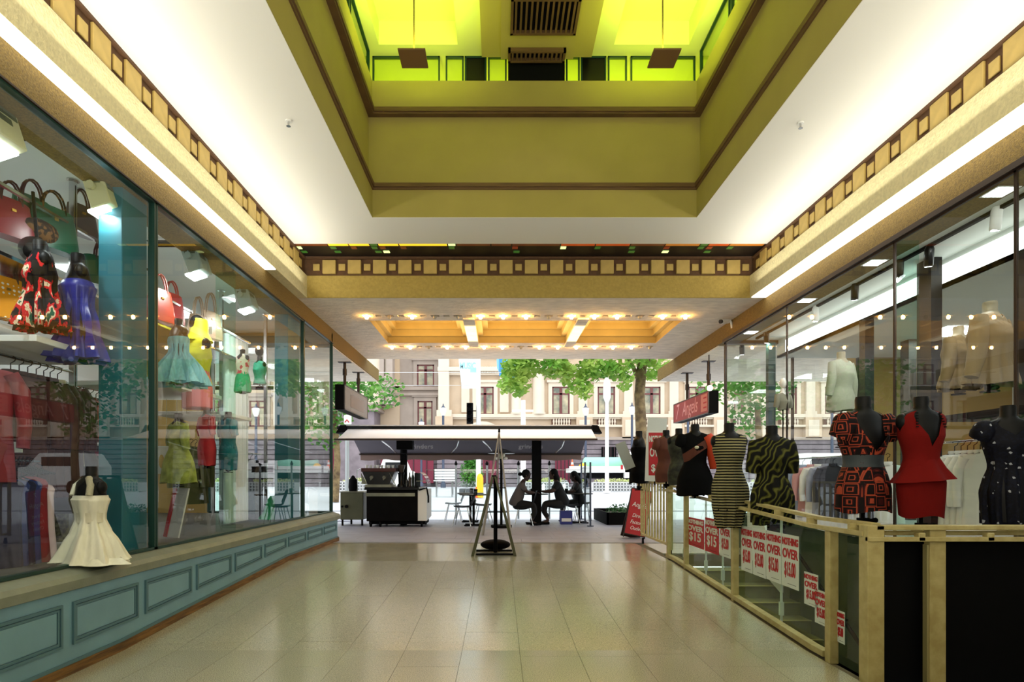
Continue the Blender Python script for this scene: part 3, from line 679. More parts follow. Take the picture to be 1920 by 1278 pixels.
def mannequin(px, ytop, ybot, Y, style, mat, lb, total=None, hem=None, rz=0, flare=None, fold=.0, nf=9, body=None, stand=.12, sleeves=None, smat=None, extra=None, group=None, X=None, seed=0, headcap=True, head=False, pose=1.0):
    """placed so its neck top is seen at ytop and its hem at ybot"""
    zt = Z_(ytop, Y); zb = Z_(ybot, Y); H = zt-zb; hem = hem or -.88; s = H/abs(hem)
    t = thing('dress_form', lb, 'mannequin', (X_(px, Y), Y, zb-stand*s), rz, group); t.scale = (s, s, s)
    dz = -hem+stand
    tr = lambda mb: MB().add([(x, y, z+dz) for x, y, z in mb.v], mb.f)
    bm_ = body or m_mann
    low = max(hem+.03, -.94)
    zs = [z for z in [p[0] for p in BODY]+[low] if z >= low]
    tb = MB().ring([[(prof(z)[0]*math.cos(2*math.pi*j/24), prof(z)[1]*math.sin(2*math.pi*j/24), z) for j in range(24)] for z in sorted(set(zs), reverse=True)])
    for sd in (-1, 1): tb.ball((sd*.165, 0, -.195), (.036, .05, .062), 12, 8)
    part('torso', tr(tb), bm_, t, smooth=True)
    if head: part('head', tr(MB().ball((0, -.01, .12), (.075, .095, .12), 16, 10)), bm_, t, smooth=True)
    part('garment', tr(garment(style, hem, flare, fold=fold, nf=nf, seed=seed, ph=seed)), mat, t, smooth=True)
    if sleeves:
        L, r0, r1, spread = sleeves
        for sd in (-1, 1):
            n = 6; path = [(sd*(.165+spread*i/n), .0-.02*math.sin(math.pi*i/n), -.15-L*i/n) for i in range(n+1)]
            rad = [r0+(r1-r0)*i/n+.004*math.sin(5*i) for i in range(n+1)]; rad[0] *= .8
            part('sleeve', tr(MB().tube(path, rad, 14)), smat or mat, t, smooth=True)
    if extra: extra(t, tr)
    part('stand', MB().cyl((0, 0, .0), (0, 0, dz+low+.02), .014).cyl((0, 0, 0), (0, 0, .012), .07), m_black, t)
    part('clamp', MB().cb((.0, 0, .045), (.07, .05, .05)).cyl((.03, 0, .05), (.10, 0, .05), .014).ball((.11, 0, .05), .02), m_black, t)
    return t
f_floral = ramp_mat('floral_fabric', 'noise', [(14, 12, 16), (14, 12, 16), (196, 30, 36), (222, 200, 170), (40, 96, 70)], 11, stretch=(1, 1, .6), dist=1, pos=[0, .42, .5, .58, .64])
f_blue = M('royal_blue_satin', (28, 38, 132), .35, var=.2, scale=5)
def ext_drape(mat, pts, r, nm='train'):
    def fn(t, tr): part(nm, tr(MB().tube(pts, r, 12)), mat, t, smooth=True)
    return fn
mannequin(75, 452, 618, 4.35, SLEEVELESS, f_floral, 'black headless form in a red and black floral dress on the white shelf', hem=-.80, flare=[(-.4, 0), (-.8, .03)], fold=.12, rz=R(-40), stand=.0, X=None)
mannequin(146, 476, 676, 4.68, STRAPLESS, f_blue, 'black headless form in a royal blue satin fishtail gown on the white shelf', hem=-.98, flare=[(-.3, .015), (-.6, .01), (-.75, .0), (-.98, .08)], fold=.08, rz=R(-45), stand=.0,
          extra=ext_drape(f_blue, [(-.02, -.05, -.8), (.08, -.07, -.92), (.18, -.09, -1.0), (.30, -.10, -1.02)], [.09, .08, .06, .02]))
t = thing('black_spotlight', 'round black spotlight hanging above the floral dress', 'lamp', (-3.5, YX(63, -3.5), Z_(470, YX(63, -3.5))))
part('shade', MB().lathe([(.02, -.09), (.06, -.08), (.085, 0), (.1, .09), (.09, .09), (.07, .0), (.02, -.06)], n=24).cyl((0, 0, -.02), (0, 0, -.019), .01), m_blackg, t, smooth=True).rotation_euler = (R(-70), 0, R(35))
part('arm', MB().tube([(0, 0, 0), (-.05, .1, .1), (-.1, .12, .5)], .012), m_black, t)
# white gown on the window floor
f_ivory = M('ivory_satin', (226, 222, 200), .4, var=.06, scale=6, stretch=(3, 3, 1))
def gown_extra(t, tr):
    part('shoulder_strap', tr(MB().tube([(.13, -.09, -.27), (.12, -.07, -.18), (.06, -.05, -.115), (-.02, .02, -.11), (-.12, .06, -.16), (-.15, .06, -.26)], [.03, .032, .03, .022, .02, .02], 8)), M('beaded_strap', (196, 190, 160), .3, bump=.8, bscale=150), t, smooth=True)
    part('strap', tr(MB().tube([(-.13, -.09, -.27), (-.15, -.05, -.18), (-.13, .0, -.13)], .022, 8)), f_ivory, t, smooth=True)
    part('waist_band', tr(MB().ring([[((prof(z)[0]+.02)*math.cos(2*math.pi*j/32), (prof(z)[1]+.02)*math.sin(2*math.pi*j/32), z) for j in range(32)] for z in (-.43, -.46, -.49, -.52)], cap=False)), M('ivory_band', (210, 204, 178), .5), t, smooth=True)
    rs = []
    for (rr, z) in ((.27, -.84), (.32, -.872), (.36, -.893), (.30, -.90)):
        rs.append([((rr+.03*math.sin(5*a)+.02*math.sin(9*a))*math.cos(a)*(1.25 if math.cos(a) > 0 else 1), (rr*.7+.02*math.sin(7*a))*math.sin(a), z) for a in [2*math.pi*j/48 for j in range(48)]])
    part('train', tr(MB().ring(rs, cap=False)), f_ivory, t, smooth=True)
mannequin(170, 874, 1050, 4.42, STRAPLESS, f_ivory, 'black form in an ivory one-shoulder gown pooling on the window floor', hem=-.88, flare=[(-.3, .012), (-.5, .004), (-.62, .02), (-.84, .14), (-.88, .17)], fold=.05, nf=8, rz=R(-25), stand=.0, extra=gown_extra)
f_sky = M('pale_blue_tulle', (150, 206, 216), .6, var=.12, scale=10, stretch=(3, 3, .5))
mannequin(335, 598, 722, 6.0, STRAPLESS, f_sky, 'silver-necked form in a pale blue strapless dress behind the middle left window', hem=-.95, flare=[(-.48, 0), (-.7, .10), (-.95, .2)], fold=.14, nf=11, rz=R(-35), stand=0, body=M('bronze_form', (90, 74, 62), .3, metal=.4),
          extra=lambda t, tr: part('tulle_hem', tr(MB().ring([[((r+.03*math.sin(9*a))*math.cos(a), (r*.7+.03*math.sin(7*a))*math.sin(a), z) for a in [2*math.pi*j/48 for j in range(48)]] for r, z in ((.2, -.6), (.33, -.8), (.40, -.9), (.42, -.93))], cap=False)), f_sky, t, smooth=True))
f_yel = M('yellow_jersey', (222, 214, 40), .6, var=.08, scale=8)
mannequin(370, 613, 720, 6.75, TEE, f_yel, 'form in a hooded yellow top and pink skirt behind the middle left window', hem=-.60, rz=R(-35), stand=.0, fold=.03,
          extra=lambda t, tr: (part('hood', tr(MB().ring([[((r)*math.cos(a), (r*.9)*math.sin(a)+.02, z) for a in [2*math.pi*j/24 for j in range(24)]] for r, z in ((.15, -.15), (.10, -.06), (.095, .04), (.085, .08), (.07, .07), (.08, 0))], cap=False)), f_yel, t, smooth=True),
                               part('head', tr(MB().ball((0, 0, .03), (.07, .08, .10))), m_mann, t, smooth=True),
                               part('skirt', tr(MB().ring([[((r+.006*math.sin(13*a))*math.cos(a), (r*.75)*math.sin(a), z) for a in [2*math.pi*j/32 for j in range(32)]] for r, z in ((.14, -.47), (.18, -.65), (.18, -.85), (.16, -.86))], cap=False)), M('coral_skirt', (232, 104, 110), .6), t, smooth=True)))
f_wp = ramp_mat('white_pink_print', 'voronoi', [(236, 224, 208), (236, 224, 208), (226, 90, 110)], 14)
mannequin(455, 655, 702, 7.55, SLEEVELESS, f_wp, 'form in a white and pink printed top over a bright green skirt', hem=-.55, rz=R(-35), stand=.42,
          extra=lambda t, tr: part('skirt', tr(MB().ring([[((r+.012*math.sin(13*a))*math.cos(a), (r*.75)*math.sin(a), z) for a in [2*math.pi*j/40 for j in range(40)]] for r, z in ((.13, -.5), (.18, -.62), (.22, -.9), (.20, -.94))], cap=False)), M('bright_green', (40, 176, 120), .6, var=.1), t, smooth=True))
mannequin(487, 668, 720, 8.15, TEE, M('sea_green_scarf', (40, 140, 110), .6, var=.2), 'form wrapped in a sea green scarf top', hem=-.62, rz=R(-35), stand=.1, head=True)
# lower garments
f_lime = ramp_mat('lime_check', 'checker', [(150, 160, 60), (176, 184, 90), (120, 132, 50)], 9, const=False)
mannequin(335, 775, 905, 6.2, TEE, f_lime, 'long lime green shirt dress hanging low in the middle left window', hem=-.95, rz=R(-35), flare=[(-.4, .0), (-.95, .10)], sleeves=(.35, .06, .05, .05), stand=.05)
mannequin(388, 765, 872, 7.0, TEE, M('scarlet_dress', (196, 34, 44), .6, var=.15), 'scarlet dress with sleeves in the middle left window', hem=-.95, rz=R(-35), sleeves=(.3, .06, .05, .03), stand=.05)
mannequin(428, 772, 880, 7.1, TEE, M('teal_dress', (20, 120, 140), .5, var=.2), 'teal draped dress beside the scarlet one', hem=-.95, rz=R(-35), sleeves=(.25, .07, .06, .04), stand=.05)
# green cloth over a stand
rs = []
for r, z in ((.02, .36), (.07, .355), (.11, .30), (.16, .12), (.24, .0), (.235, 0)):
    rs.append([((r+.045*(.36-z)*math.sin(6*a))*math.cos(a), (r+.045*(.36-z)*math.sin(7*a))*math.sin(a), z) for a in [2*math.pi*j/64 for j in range(64)]])
p = W_(516, 972, YX(516, -3.48)); mb = MB().ring(rs); mb.v = [(x+p.x, y+p.y, z+p.z) for x, y, z in mb.v]
solo('green_cloth', mb, M('emerald_cloth', (20, 140, 84), .5, var=.15), 'emerald green cloth draped over a low stand near the far teal column', 'cloth', smooth=True)
# curtain
rs = []
for z in (SIL, 1.6, 2.4, 3.3): rs.append([(-3.72-.035*math.sin(j*1.25)*(1 if side else -1)-.012*side, 8.05+j*.028, z) for side in (0, 1) for j in (range(26) if side == 0 else range(25, -1, -1))])
solo('white_curtain', MB().ring(rs), M('sheer_white', (226, 226, 222), .7), 'white curtain hanging beside the far teal column', 'curtain', smooth=True)

# ---------------------------------------------------------------- hanging garments
def shirt_tree(mat, lb, L=.72, W=.40, long=True, hook=True, collar=True, D=.05, flare=0.0):
    t = thing('hanging_garment', lb, 'clothes', (0, 0, 0))
    rs = []
    for f, wf in ((0, .16), (.03, .38), (.07, .44), (.16, .40), (.5, .38), (1, .42)):
        ww = W*wf+flare*f; rs.append([(ww*1.12*math.copysign(abs(math.cos(a))**.6, math.cos(a)), (D*(.4+.6*min(1, f*4))+.012*math.sin(7*a)*f)*math.sin(a), -f*L-.06) for a in [2*math.pi*j/22 for j in range(22)]])
    part('shirt_body', MB().ring(rs), mat, t, smooth=True)
    if long:
        for sd in (-1, 1):
            part('sleeve', MB().tube([(sd*W*.40, 0, -.10), (sd*W*.52, .01, -.22), (sd*W*.56, .0, -.45), (sd*W*.54, -.01, -.62)], [.05, .055, .045, .04], 10), mat, t, smooth=True)
    if collar: part('collar', MB().lathe([(.05, -.07), (.06, -.04), (.055, -.02), (.045, -.03)], n=16, sy=.7), mat, t, smooth=True)
    if hook: part('hanger', MB().tube([(0, 0, -.05), (0, 0, .03), (.025, 0, .05), (.03, 0, .075), (0, 0, .09), (-.02, 0, .07)], .004, 6).tube([(-W*.38, 0, -.09), (0, 0, -.04), (W*.38, 0, -.09)], .007, 6), m_black, t)
    return t
def place(t, loc, rz, s=1.0, lb=None, group=None, sz=None):
    t.location = loc; t.rotation_euler = (0, 0, rz); t.scale = (s, s, sz or s)
    if lb: t['label'] = lb
    if group: t['group'] = group
    return t
def rack(pxs, X, ytop, mats, lbs, group, s=1.0, rz=R(55), zrail=None, L=.72, W=.40, shift=0, railname=None, **kw):
    protos = {}
    for i, px in enumerate(pxs):
        mt = mats[i % len(mats)]; key = mt.name
        if key not in protos: protos[key] = shirt_tree(mt, lbs[i % len(lbs)], L=L, W=W, **kw); t = protos[key]
        else: t = copy_tree(protos[key])
        Y = YX(px, X); place(t, (X, Y, (zrail or Z_(ytop, Y))-.09*s), rz+R(5*math.sin(i*2.1)), s, lbs[i % len(lbs)]+(', %s from the left' % ORD[i//len(lbs)] if len(pxs) > len(lbs) and i//len(lbs) else (', leftmost' if len(pxs) > len(lbs) else '')), group)
    Ya, Yb = sorted((YX(pxs[0], X), YX(pxs[-1], X)))
    z = zrail or Z_(ytop, Y)
    if railname:
        solo('clothes_rail', MB().cyl((X, Ya-.25, z-.01*s), (X, Yb+.25, z-.01*s), .013).cyl((X-.3 if X < 0 else X+.3, Ya-.2, z), (X, Ya-.2, z), .01), m_chrome, railname, 'clothes rail', smooth=True)
m_brn = M('dark_brown_shirt', (62, 26, 20), .8, var=.15, scale=4)
rack([20, 36, 52, 68, 82, 94], -3.75, 655, [m_brn], ['dark brown shirt on the high rail below the white shelf'], 'dark brown shirts on the high left rail', W=.52, L=.95, zrail=2.28, railname='chrome rail carrying the dark brown shirts', rz=R(40))
rack([-52], -3.6, 655, [M('crimson_shirt', (116, 16, 28), .7, var=.2)], ['crimson ruffled blouse at the left edge below the white shelf'], None, W=.5, L=.8, zrail=2.26, rz=R(40))
rack([108], -3.75, 655, [M('cream_satin_blouse', (190, 184, 150), .4, var=.1)], ['cream satin blouse at the right end of the brown shirts'], None, W=.42, L=.9, zrail=2.28, rz=R(30))
rack([150, 160, 170, 180, 190, 200], -4.6, 700, [m_black, M('coral_top', (206, 70, 60), .7), M('dark_red_top', (120, 26, 32), .7)], ['black top on the short rail behind the steel upright', 'coral top on the short rail behind the steel upright', 'dark red top on the short rail behind the steel upright'], 'tops on the short rail behind the steel upright', W=.36, L=.45, zrail=2.35, rz=R(45), long=False, railname='short chrome rail behind the steel upright')
for tt in [o for o in bpy.data.objects if o.get('group') == 'tops on the short rail behind the steel upright']:
    tt['group'] = tt['label'].split(' top')[0]+' tops on the short left rail'
rack([117], -3.8, 810, [M('black_coat', (12, 12, 16), .8)], ['long black coat hanging beside the lower upright'], None, W=.4, L=.62, zrail=1.80, rz=R(40))
m_denim = M('blue_denim', (34, 52, 110), .8, var=.25, scale=8); m_navy = M('navy_cotton', (20, 24, 60), .8)
rack([4, 16, 28, 40], -3.6, 870, [m_navy, m_denim], ['navy trousers on the low left rail', 'blue denim trousers on the low left rail'], None, W=.26, L=.66, zrail=1.48, rz=R(45), long=False, collar=False, D=.07, railname='dark low rail at the left edge')
for tt in [o for o in bpy.data.objects if o.get('label', '').split(',')[0] in ('navy trousers on the low left rail', 'blue denim trousers on the low left rail')]: tt['group'] = tt['label'].split(' on')[0]+' on the low left rail'
rack([54], -3.6, 870, [M('deep_red_cloth', (130, 16, 26), .7, var=.2)], ['long deep red skirt beside the blue trousers'], None, W=.24, L=.78, zrail=1.50, rz=R(45), long=False, collar=False, flare=.03)
rack([70], -3.6, 870, [M('pale_pink_cloth', (226, 200, 206), .7)], ['pale pink skirt beside the deep red one'], None, W=.22, L=.70, zrail=1.45, rz=R(45), long=False, collar=False, flare=.03)
rack([128, 230-15], -4.2, 900, [M('snake_print', (120, 116, 96), .7, rgb2=(30, 28, 24), scale=30), M('leopard_long', (130, 84, 50), .7, rgb2=(40, 24, 16), scale=30)], ['long grey snake print dress behind the ivory gown', 'long leopard print dress behind the ivory gown'], None, W=.28, L=.75, zrail=1.62, rz=R(45), long=False)
rack([350, 358, 366], -4.5, 690, [M('olive_top', (90, 90, 40), .7)], ['olive top deep inside the middle left bay'], 'olive tops deep in the middle left bay', W=.4, L=.8, zrail=1.9, rz=R(45))
rack([462, 470, 478], -3.9, 830, [m_black, M('dark_print', (60, 50, 40), .7, rgb2=(20, 16, 16), scale=20)], ['black garment on the low rail near the green cloth', 'dark printed garment on the low rail near the green cloth'], None, W=.3, L=.9, zrail=1.72, rz=R(45), long=False, railname='low rail near the green cloth')
for tt in [o for o in bpy.data.objects if o.get('label', '').split(',')[0] == 'black garment on the low rail near the green cloth']: tt['group'] = 'black garments near the green cloth'
# framed posters
def poster(px0, px1, py0, py1, X, lb, bgc, deco, rz=0):
    Y = YX((px0+px1)/2, X); xa, xb = X_(px0, Y), X_(px1, Y); za, zb = Z_(py1, Y), Z_(py0, Y); w, h = xb-xa, zb-za
    t = thing('framed_poster', lb, 'poster', ((xa+xb)/2, Y, za), rz)
    part('sheet', MB().box(-w/2, w/2, -.006, .006, 0, h), bgc, t)
    fr = MB(); q = w*.07; fr.box(-w/2, w/2, -.012, -.004, 0, q).box(-w/2, w/2, -.012, -.004, h-q, h).box(-w/2, -w/2+q, -.012, -.004, 0, h).box(w/2-q, w/2, -.012, -.004, 0, h)
    part('frame', fr, m_white, t)
    deco(t, w, h)
    part('hanging_wire', MB().cyl((-w*.3, 0, h), (-w*.3, 0, h+.5), .002, n=5).cyl((w*.3, 0, h), (w*.3, 0, h+.5), .002, n=5), m_chrome, t)
def deco_portrait(t, w, h):
    g = M('print_grey', (170, 170, 176), .6)
    part('printed_face', MB().prism([(w*(-.12+.13*math.cos(a)), h*(.44+.14*math.sin(a))) for a in [2*math.pi*j/16 for j in range(16)]], 'y', -.009, -.006), g, t)
    part('printed_shoulders', MB().prism([(-w*.38, h*.12), (w*.25, h*.12), (w*.12, h*.30), (-w*.1, h*.34), (-w*.3, h*.28)], 'y', -.008, -.006), m_black, t)
    part('printed_block', MB().box(0, w*.38, -.008, -.006, h*.62, h*.76), M('print_magenta', (170, 20, 70), .6), t)
    part('printed_title', MB().box(-w*.36, -w*.08, -.008, -.006, h*.82, h*.87), m_white, t)
def deco_none(c, f=.5):
    def fn(t, w, h): part('printed_figure', MB().prism([(w*(.0+.18*math.cos(a)), h*(f+.25*math.sin(a))) for a in [2*math.pi*j/12 for j in range(12)]], 'y', -.009, -.006), c, t)
    return fn
poster(155, 194, 833, 889, -3.7, 'framed dark poster with a grey portrait and magenta block', M('print_charcoal', (40, 40, 50), .6), deco_portrait)
poster(196, 218, 840, 884, -3.75, 'small framed pale photo right of the dark portrait poster', M('print_sand', (150, 140, 120), .6), deco_none(M('print_tan', (110, 84, 60))))
poster(289, 318, 836, 888, -3.55, 'framed pale poster with a golden flower', M('print_white', (220, 220, 214), .6), deco_none(M('print_gold', (206, 170, 90)), .45))
poster(328, 347, 833, 887, -3.6, 'narrow framed poster with a blue figure', M('print_sky', (140, 170, 196), .6), deco_none(M('print_blue', (40, 60, 90)), .5))
poster(386, 402, 838, 870, -3.6, 'small framed poster low beside the scarlet dress', M('print_rose', (206, 90, 110), .6), deco_none(m_white, .5))
for (px0, px1, py0, py1, mt, lb) in ((8, 24, 833, 846, M('tag_orange', (226, 84, 30), .6), 'orange price card above the low rail at the left edge'), (25, 42, 828, 848, m_paper, 'white price card beside the orange one at the left edge'), (392, 398, 612, 626, m_paper, 'small white swing tag on the beige tote')):
    Yc = YX((px0+px1)/2, -3.6); solo('price_card', MB().box(X_(px0, Yc), X_(px1, Yc), Yc-.003, Yc+.003, Z_(py1, Yc), Z_(py0, Yc)), mt, lb, 'card')
for i, px in enumerate(range(6, 60, 7)):
    Yc = YX(px, -3.55); z = Z_(868, Yc)
    solo('empty_hanger', MB().tube([(-3.55, Yc, z-.02), (-3.55, Yc, z+.02), (-3.54, Yc, z+.05)], .004, 5).tube([(-3.70, Yc-.06, z-.08), (-3.55, Yc, z-.02), (-3.40, Yc+.06, z-.08)], .007, 5), m_black, 'empty black hanger on the low left rail, '+ORD[i]+(' from the left' if i else ''), 'hanger', 'empty hangers on the low left rail')
# easel sign inside the middle bay
p = W_(322, 1008, YX(322, -3.4)); t = thing('price_easel', 'red and white price board leaning on the floor of the middle left window', 'sign', p, R(-35))
part('board', MB().cb((0, .06, .26), (.26, .015, .52), rot=Matrix.Rotation(R(-12), 4, 'X')), M('board_white', (206, 206, 200), .6), t)
part('red_border', MB().cb((-.12, .045, .26), (.05, .02, .52), rot=Matrix.Rotation(R(-12), 4, 'X')), m_red, t)
for i in range(5): part('printed_line', MB().cb((.02, .03+.017*i, .10+.085*i), (.15, .012, .025), rot=Matrix.Rotation(R(-12), 4, 'X')), m_black, t)

# ================================================================ RIGHT SHOP
RT = EYE+.592*4.01
ym = [YX(px, GR) for px in (1362, 1476, 1678, 1906)]
labs = ['right shop window nearest the street', 'right shop window with the khaki coat behind it', 'right shop window with the red dress in front of it', 'nearest right shop window at the edge of the photo']
yy = [ym[0], ym[1], ym[2], ym[3], 2.4]
for i in range(4): win(0, GR, yy[i+1]+.005, yy[i], SIL, RT, mat=m_dark, fr=.010, lab=labs[i], dp=.010)
y = YX(1724, GR+.22); solo('glass_fin', MB().box(GR+.012, GR+.24, YX(1678, GR)-.006, YX(1678, GR)+.006, SIL, 3.74), glassm('fin_glass'), 'frameless glass fin behind the right window mullion', 'glass panel')
b = MB(); b.box(GR, GR+.12, 2.4, 10.55, -3.2, SIL); b.box(GR-.06, GR+.06, 2.4, 10.55, SIL-.03, SIL); struct('wall_right_riser', b, M('stairwell_green', (62, 78, 58), .7, var=.1))
b = MB(); b.box(GR+.12, 9.2, 2.0, 10.55, .55, SIL-.03); struct('floor_right_shop', b, M('shop_floor_light', (170, 168, 160), .5))
b = MB(); b.box(GR+.02, 4.95, 2.0, 10.55, 3.765, 3.80); b.box(4.95, 5.0, 2.0, 10.55, 3.46, 3.80); b.box(4.95, 9.2, 2.0, 10.55, 3.46, 3.5); struct('ceiling_right_shop', b, m_shopc)
b = MB(); b.box(9.1, 9.2, 2.0, 10.55, .6, 3.5); b.box(GR+.1, 9.2, 1.9, 2.0, .6, 3.8); struct('wall_right_shop', b, m_shopw)
b = MB(); b.box(6.4, 9.2, 10.5, 10.6, 0, 3.76); struct('wall_right_shop_front', b, M('shopfront_gold'))
b = MB(); b.box(GR, 6.4, 10.5, 10.6, 0, .68); struct('wall_right_front_riser', b, m_riser)
_wn += 1
b = MB(); b.box(GR, 6.4, 10.5, 10.56, .66, .70); b.box(GR, 6.4, 10.5, 10.56, 3.7, 3.77)
for x in (GR, 5.2, 6.36): b.box(x, x+.03, 10.5, 10.56, .68, 3.75)
o = struct('window_%d' % _wn, b, m_dark, label='right shop window facing the street')
for (xa, xb) in ((GR+.03, 5.2), (5.23, 6.36)): part('pane', MB().box(xa, xb, 10.52, 10.53, .70, 3.7), g_shop, o, world=True)
solo('bulkhead_glow_face', MB().box(4.93, 4.948, 3.0, 10.2, 3.50, 3.70), M('bulkhead_glow', (246, 250, 246), .5, emit=2.2), 'glowing light slot on the ceiling step of the right shop', 'ceiling light')  # emission paints the spotlit brightness of the bulkhead face
for i, (x, y) in enumerate(((6.6, 4.2), (6.6, 6.4), (6.6, 8.6))):
    solo('ceiling_panel_light', MB().box(x-.3, x+.3, y-.3, y+.3, 3.45, 3.46), M('panel_light'), 'square fill panel added to the ceiling deep inside the right shop, '+('nearest the camera', 'in the middle', 'nearest the street')[i], 'ceiling light', 'square fill panels added inside the right shop')  # glowing panels added as general fill for the right shop
for (pa, pb, X, z1, lb) in ((1611, 1622, 4.9, 3.46, 'slim dark column third from the right in the right shop'), (1719, 1746, 4.75, 3.77, 'wide black column behind the glass fin of the right shop'), (1903, 1935, 4.9, 3.47, 'black column at the right edge of the photo'), (1688, 1704, 6.3, 3.46, 'brown column deep behind the red dress'), (1436, 1441, 4.5, 3.6, 'thin green post near the street end of the right shop')):
    ya, yb = YX(pb, X), YX(pa, X)
    solo('shop_column', MB().box(X, X+.12, ya, yb, SIL-.03, z1), (m_dark if pa == 1688 else M('column_black', (14, 12, 11), .4, spec=.3)) if pa != 1436 else m_grn, lb, 'column')
solo('light_track', MB().box(4.46, 4.50, 3.0, 10.3, 3.735, 3.765), m_black, 'black lighting track under the right shop ceiling', 'light track')
def spot(px, py, lb, mat, lit=1, tilt=20, X=4.48):
    Y = YX(px, X); z = Z_(py, Y); t = thing('track_spotlight', lb, 'lamp', (X, Y, z-.1))
    Rm = Matrix.Rotation(R(tilt), 4, 'X') @ Matrix.Rotation(R(-10), 4, 'Y')
    c = MB().lathe([(.040, -.11), (.045, -.10), (.045, .06), (.030, .10), (.012, .115)], n=16); c.v = [tuple(Rm @ Vector(p)+Vector((0, 0, .12))) for p in c.v]
    part('barrel', c, mat, t, smooth=True)
    c = MB().lathe([(.033, -.114), (.033, -.108)], n=16); c.v = [tuple(Rm @ Vector(p)+Vector((0, 0, .12))) for p in c.v]
    part('lens', c, m_lamp if lit else m_shopw, t)
    part('bracket', MB().tube([(0, 0, .2), (0, 0, .26), (0, 0, 3.74-(z-.1))], .012, 8).cb((0, 0, 3.72-(z-.1)), (.035, .09, .04)), mat, t)
    if lit: area('spot_beam', Vector((X, Y-.02, z-.10)), (R(tilt), R(10), 0), .07, .07, 7*lit, (1, 1, .98))
spot(1868, 412, 'white track spotlight at the right edge of the photo', m_white, 1.6)
spot(1742, 482, 'black track spotlight in front of the wide black column', m_blackg)
spot(1686, 505, 'black track spotlight seen through the glass fin', m_blackg)
spot(1603, 548, 'black track spotlight, fourth from the street end', m_blackg)
spot(1529, 590, 'white track spotlight by the bright starry glare', m_white, 1.6)
spot(1437, 632, 'black track spotlight, second from the street end', m_blackg)
spot(1391, 655, 'black track spotlight nearest the street', m_blackg, .5)
for (px, py, lb) in ((1640, 491, 'square glowing downlight beside the track, middle'), (1875, 358, 'square glowing downlight beside the track, right edge'), (1512, 562, 'square glowing downlight beside the track, near the glare'), (1408, 622, 'square glowing downlight beside the track, near the street')):
    Y = (3.765-EYE)*F/(VY-py); x = X_(px, Y)
    t = thing('downlight', lb, 'ceiling light', (x, Y, 3.755)); part('frame', MB().box(-.1, .1, -.1, .1, 0, .01), m_white, t); part('diffuser', MB().box(-.08, .08, -.08, .08, -.004, 0), m_lamp, t)
# clothes in the right shop
m_khk = M('khaki_twill', (124, 104, 70), .8, var=.1, scale=5); m_bei = M('beige_jacket', (150, 128, 96), .8, var=.08, scale=5); m_wcoat = M('cream_coat', (156, 158, 138), .8)
JACK = TEE
mannequin(1797, 612, 730, 5.9, JACK, m_khk, 'khaki jacket on a headless form high in the right window', hem=-.72, sleeves=(.50, .075, .055, .10), rz=R(25), flare=[(-.2, .02), (-.72, .05)], fold=.04, stand=.06, body=M('cream_form', (150, 140, 116), .6))
mannequin(1856, 566, 722, 5.35, JACK, m_bei, 'beige jacket on a headless form right of the khaki one', hem=-.72, sleeves=(.52, .08, .055, .12), rz=R(25), flare=[(-.2, .02), (-.72, .05)], fold=.04, stand=.06, body=M('cream_form', (150, 140, 116), .6))
mannequin(1577, 660, 770, 7.4, JACK, m_wcoat, 'cream coat on a form with one arm bent, above the patterned dress', hem=-.80, sleeves=(.45, .06, .05, .06), rz=R(20), flare=[(-.2, .01), (-.8, .03)], stand=.5, body=M('cream_form'))
mannequin(1468, 728, 768, 8.3, JACK, M('grey_check_coat', (130, 128, 112), .8), 'white-haired dummy in a grey-green coat behind the palm print dress', hem=-.5, sleeves=(.30, .07, .06, .05), stand=.9, body=m_white, head=True, rz=R(20))
shelf(4.6, 5.3, 4.9, 6.3, 1.98, 'dark shelf under the beige jackets in the right shop', .05, m_black)
wh = M('white_cotton', (226, 224, 216), .8, var=.04); pb_ = M('pale_blue_cotton', (168, 182, 206), .8); gy = M('grey_cotton', (150, 154, 170), .8); pk = M('pink_cotton', (206, 150, 146), .8); ch = M('charcoal_cotton', (34, 36, 44), .8)
rack([1790, 1802, 1814, 1826, 1838, 1850], 5.0, 838, [wh], ['white shirt on the rail behind the red dress'], 'white shirts on the right shop rail', W=.44, L=.78, zrail=1.74, rz=R(-35), railname='pale rail carrying the white shirts')
rack([1640, 1652, 1664], 5.2, 850, [wh, gy], ['white shirt behind the patterned dress', 'grey shirt behind the patterned dress'], 'shirts behind the patterned dress', W=.42, L=.78, zrail=1.66, rz=R(-35))
for tt in [o for o in bpy.data.objects if o.get('group') == 'shirts behind the patterned dress']: tt['group'] = tt['label'].split(' behind')[0]+'s behind the patterned dress'
rack([1505, 1520, 1534, 1548, 1562], 5.1, 850, [pb_, pk, wh, gy, ch], ['pale blue shirt on the rail near the palm print dress', 'pink shirt on the rail near the palm print dress', 'white shirt on the rail near the palm print dress', 'grey shirt on the rail near the palm print dress', 'charcoal shirt on the rail near the palm print dress'], None, W=.42, L=.80, zrail=1.66, rz=R(-35), railname='rail of mixed shirts near the palm print dress')
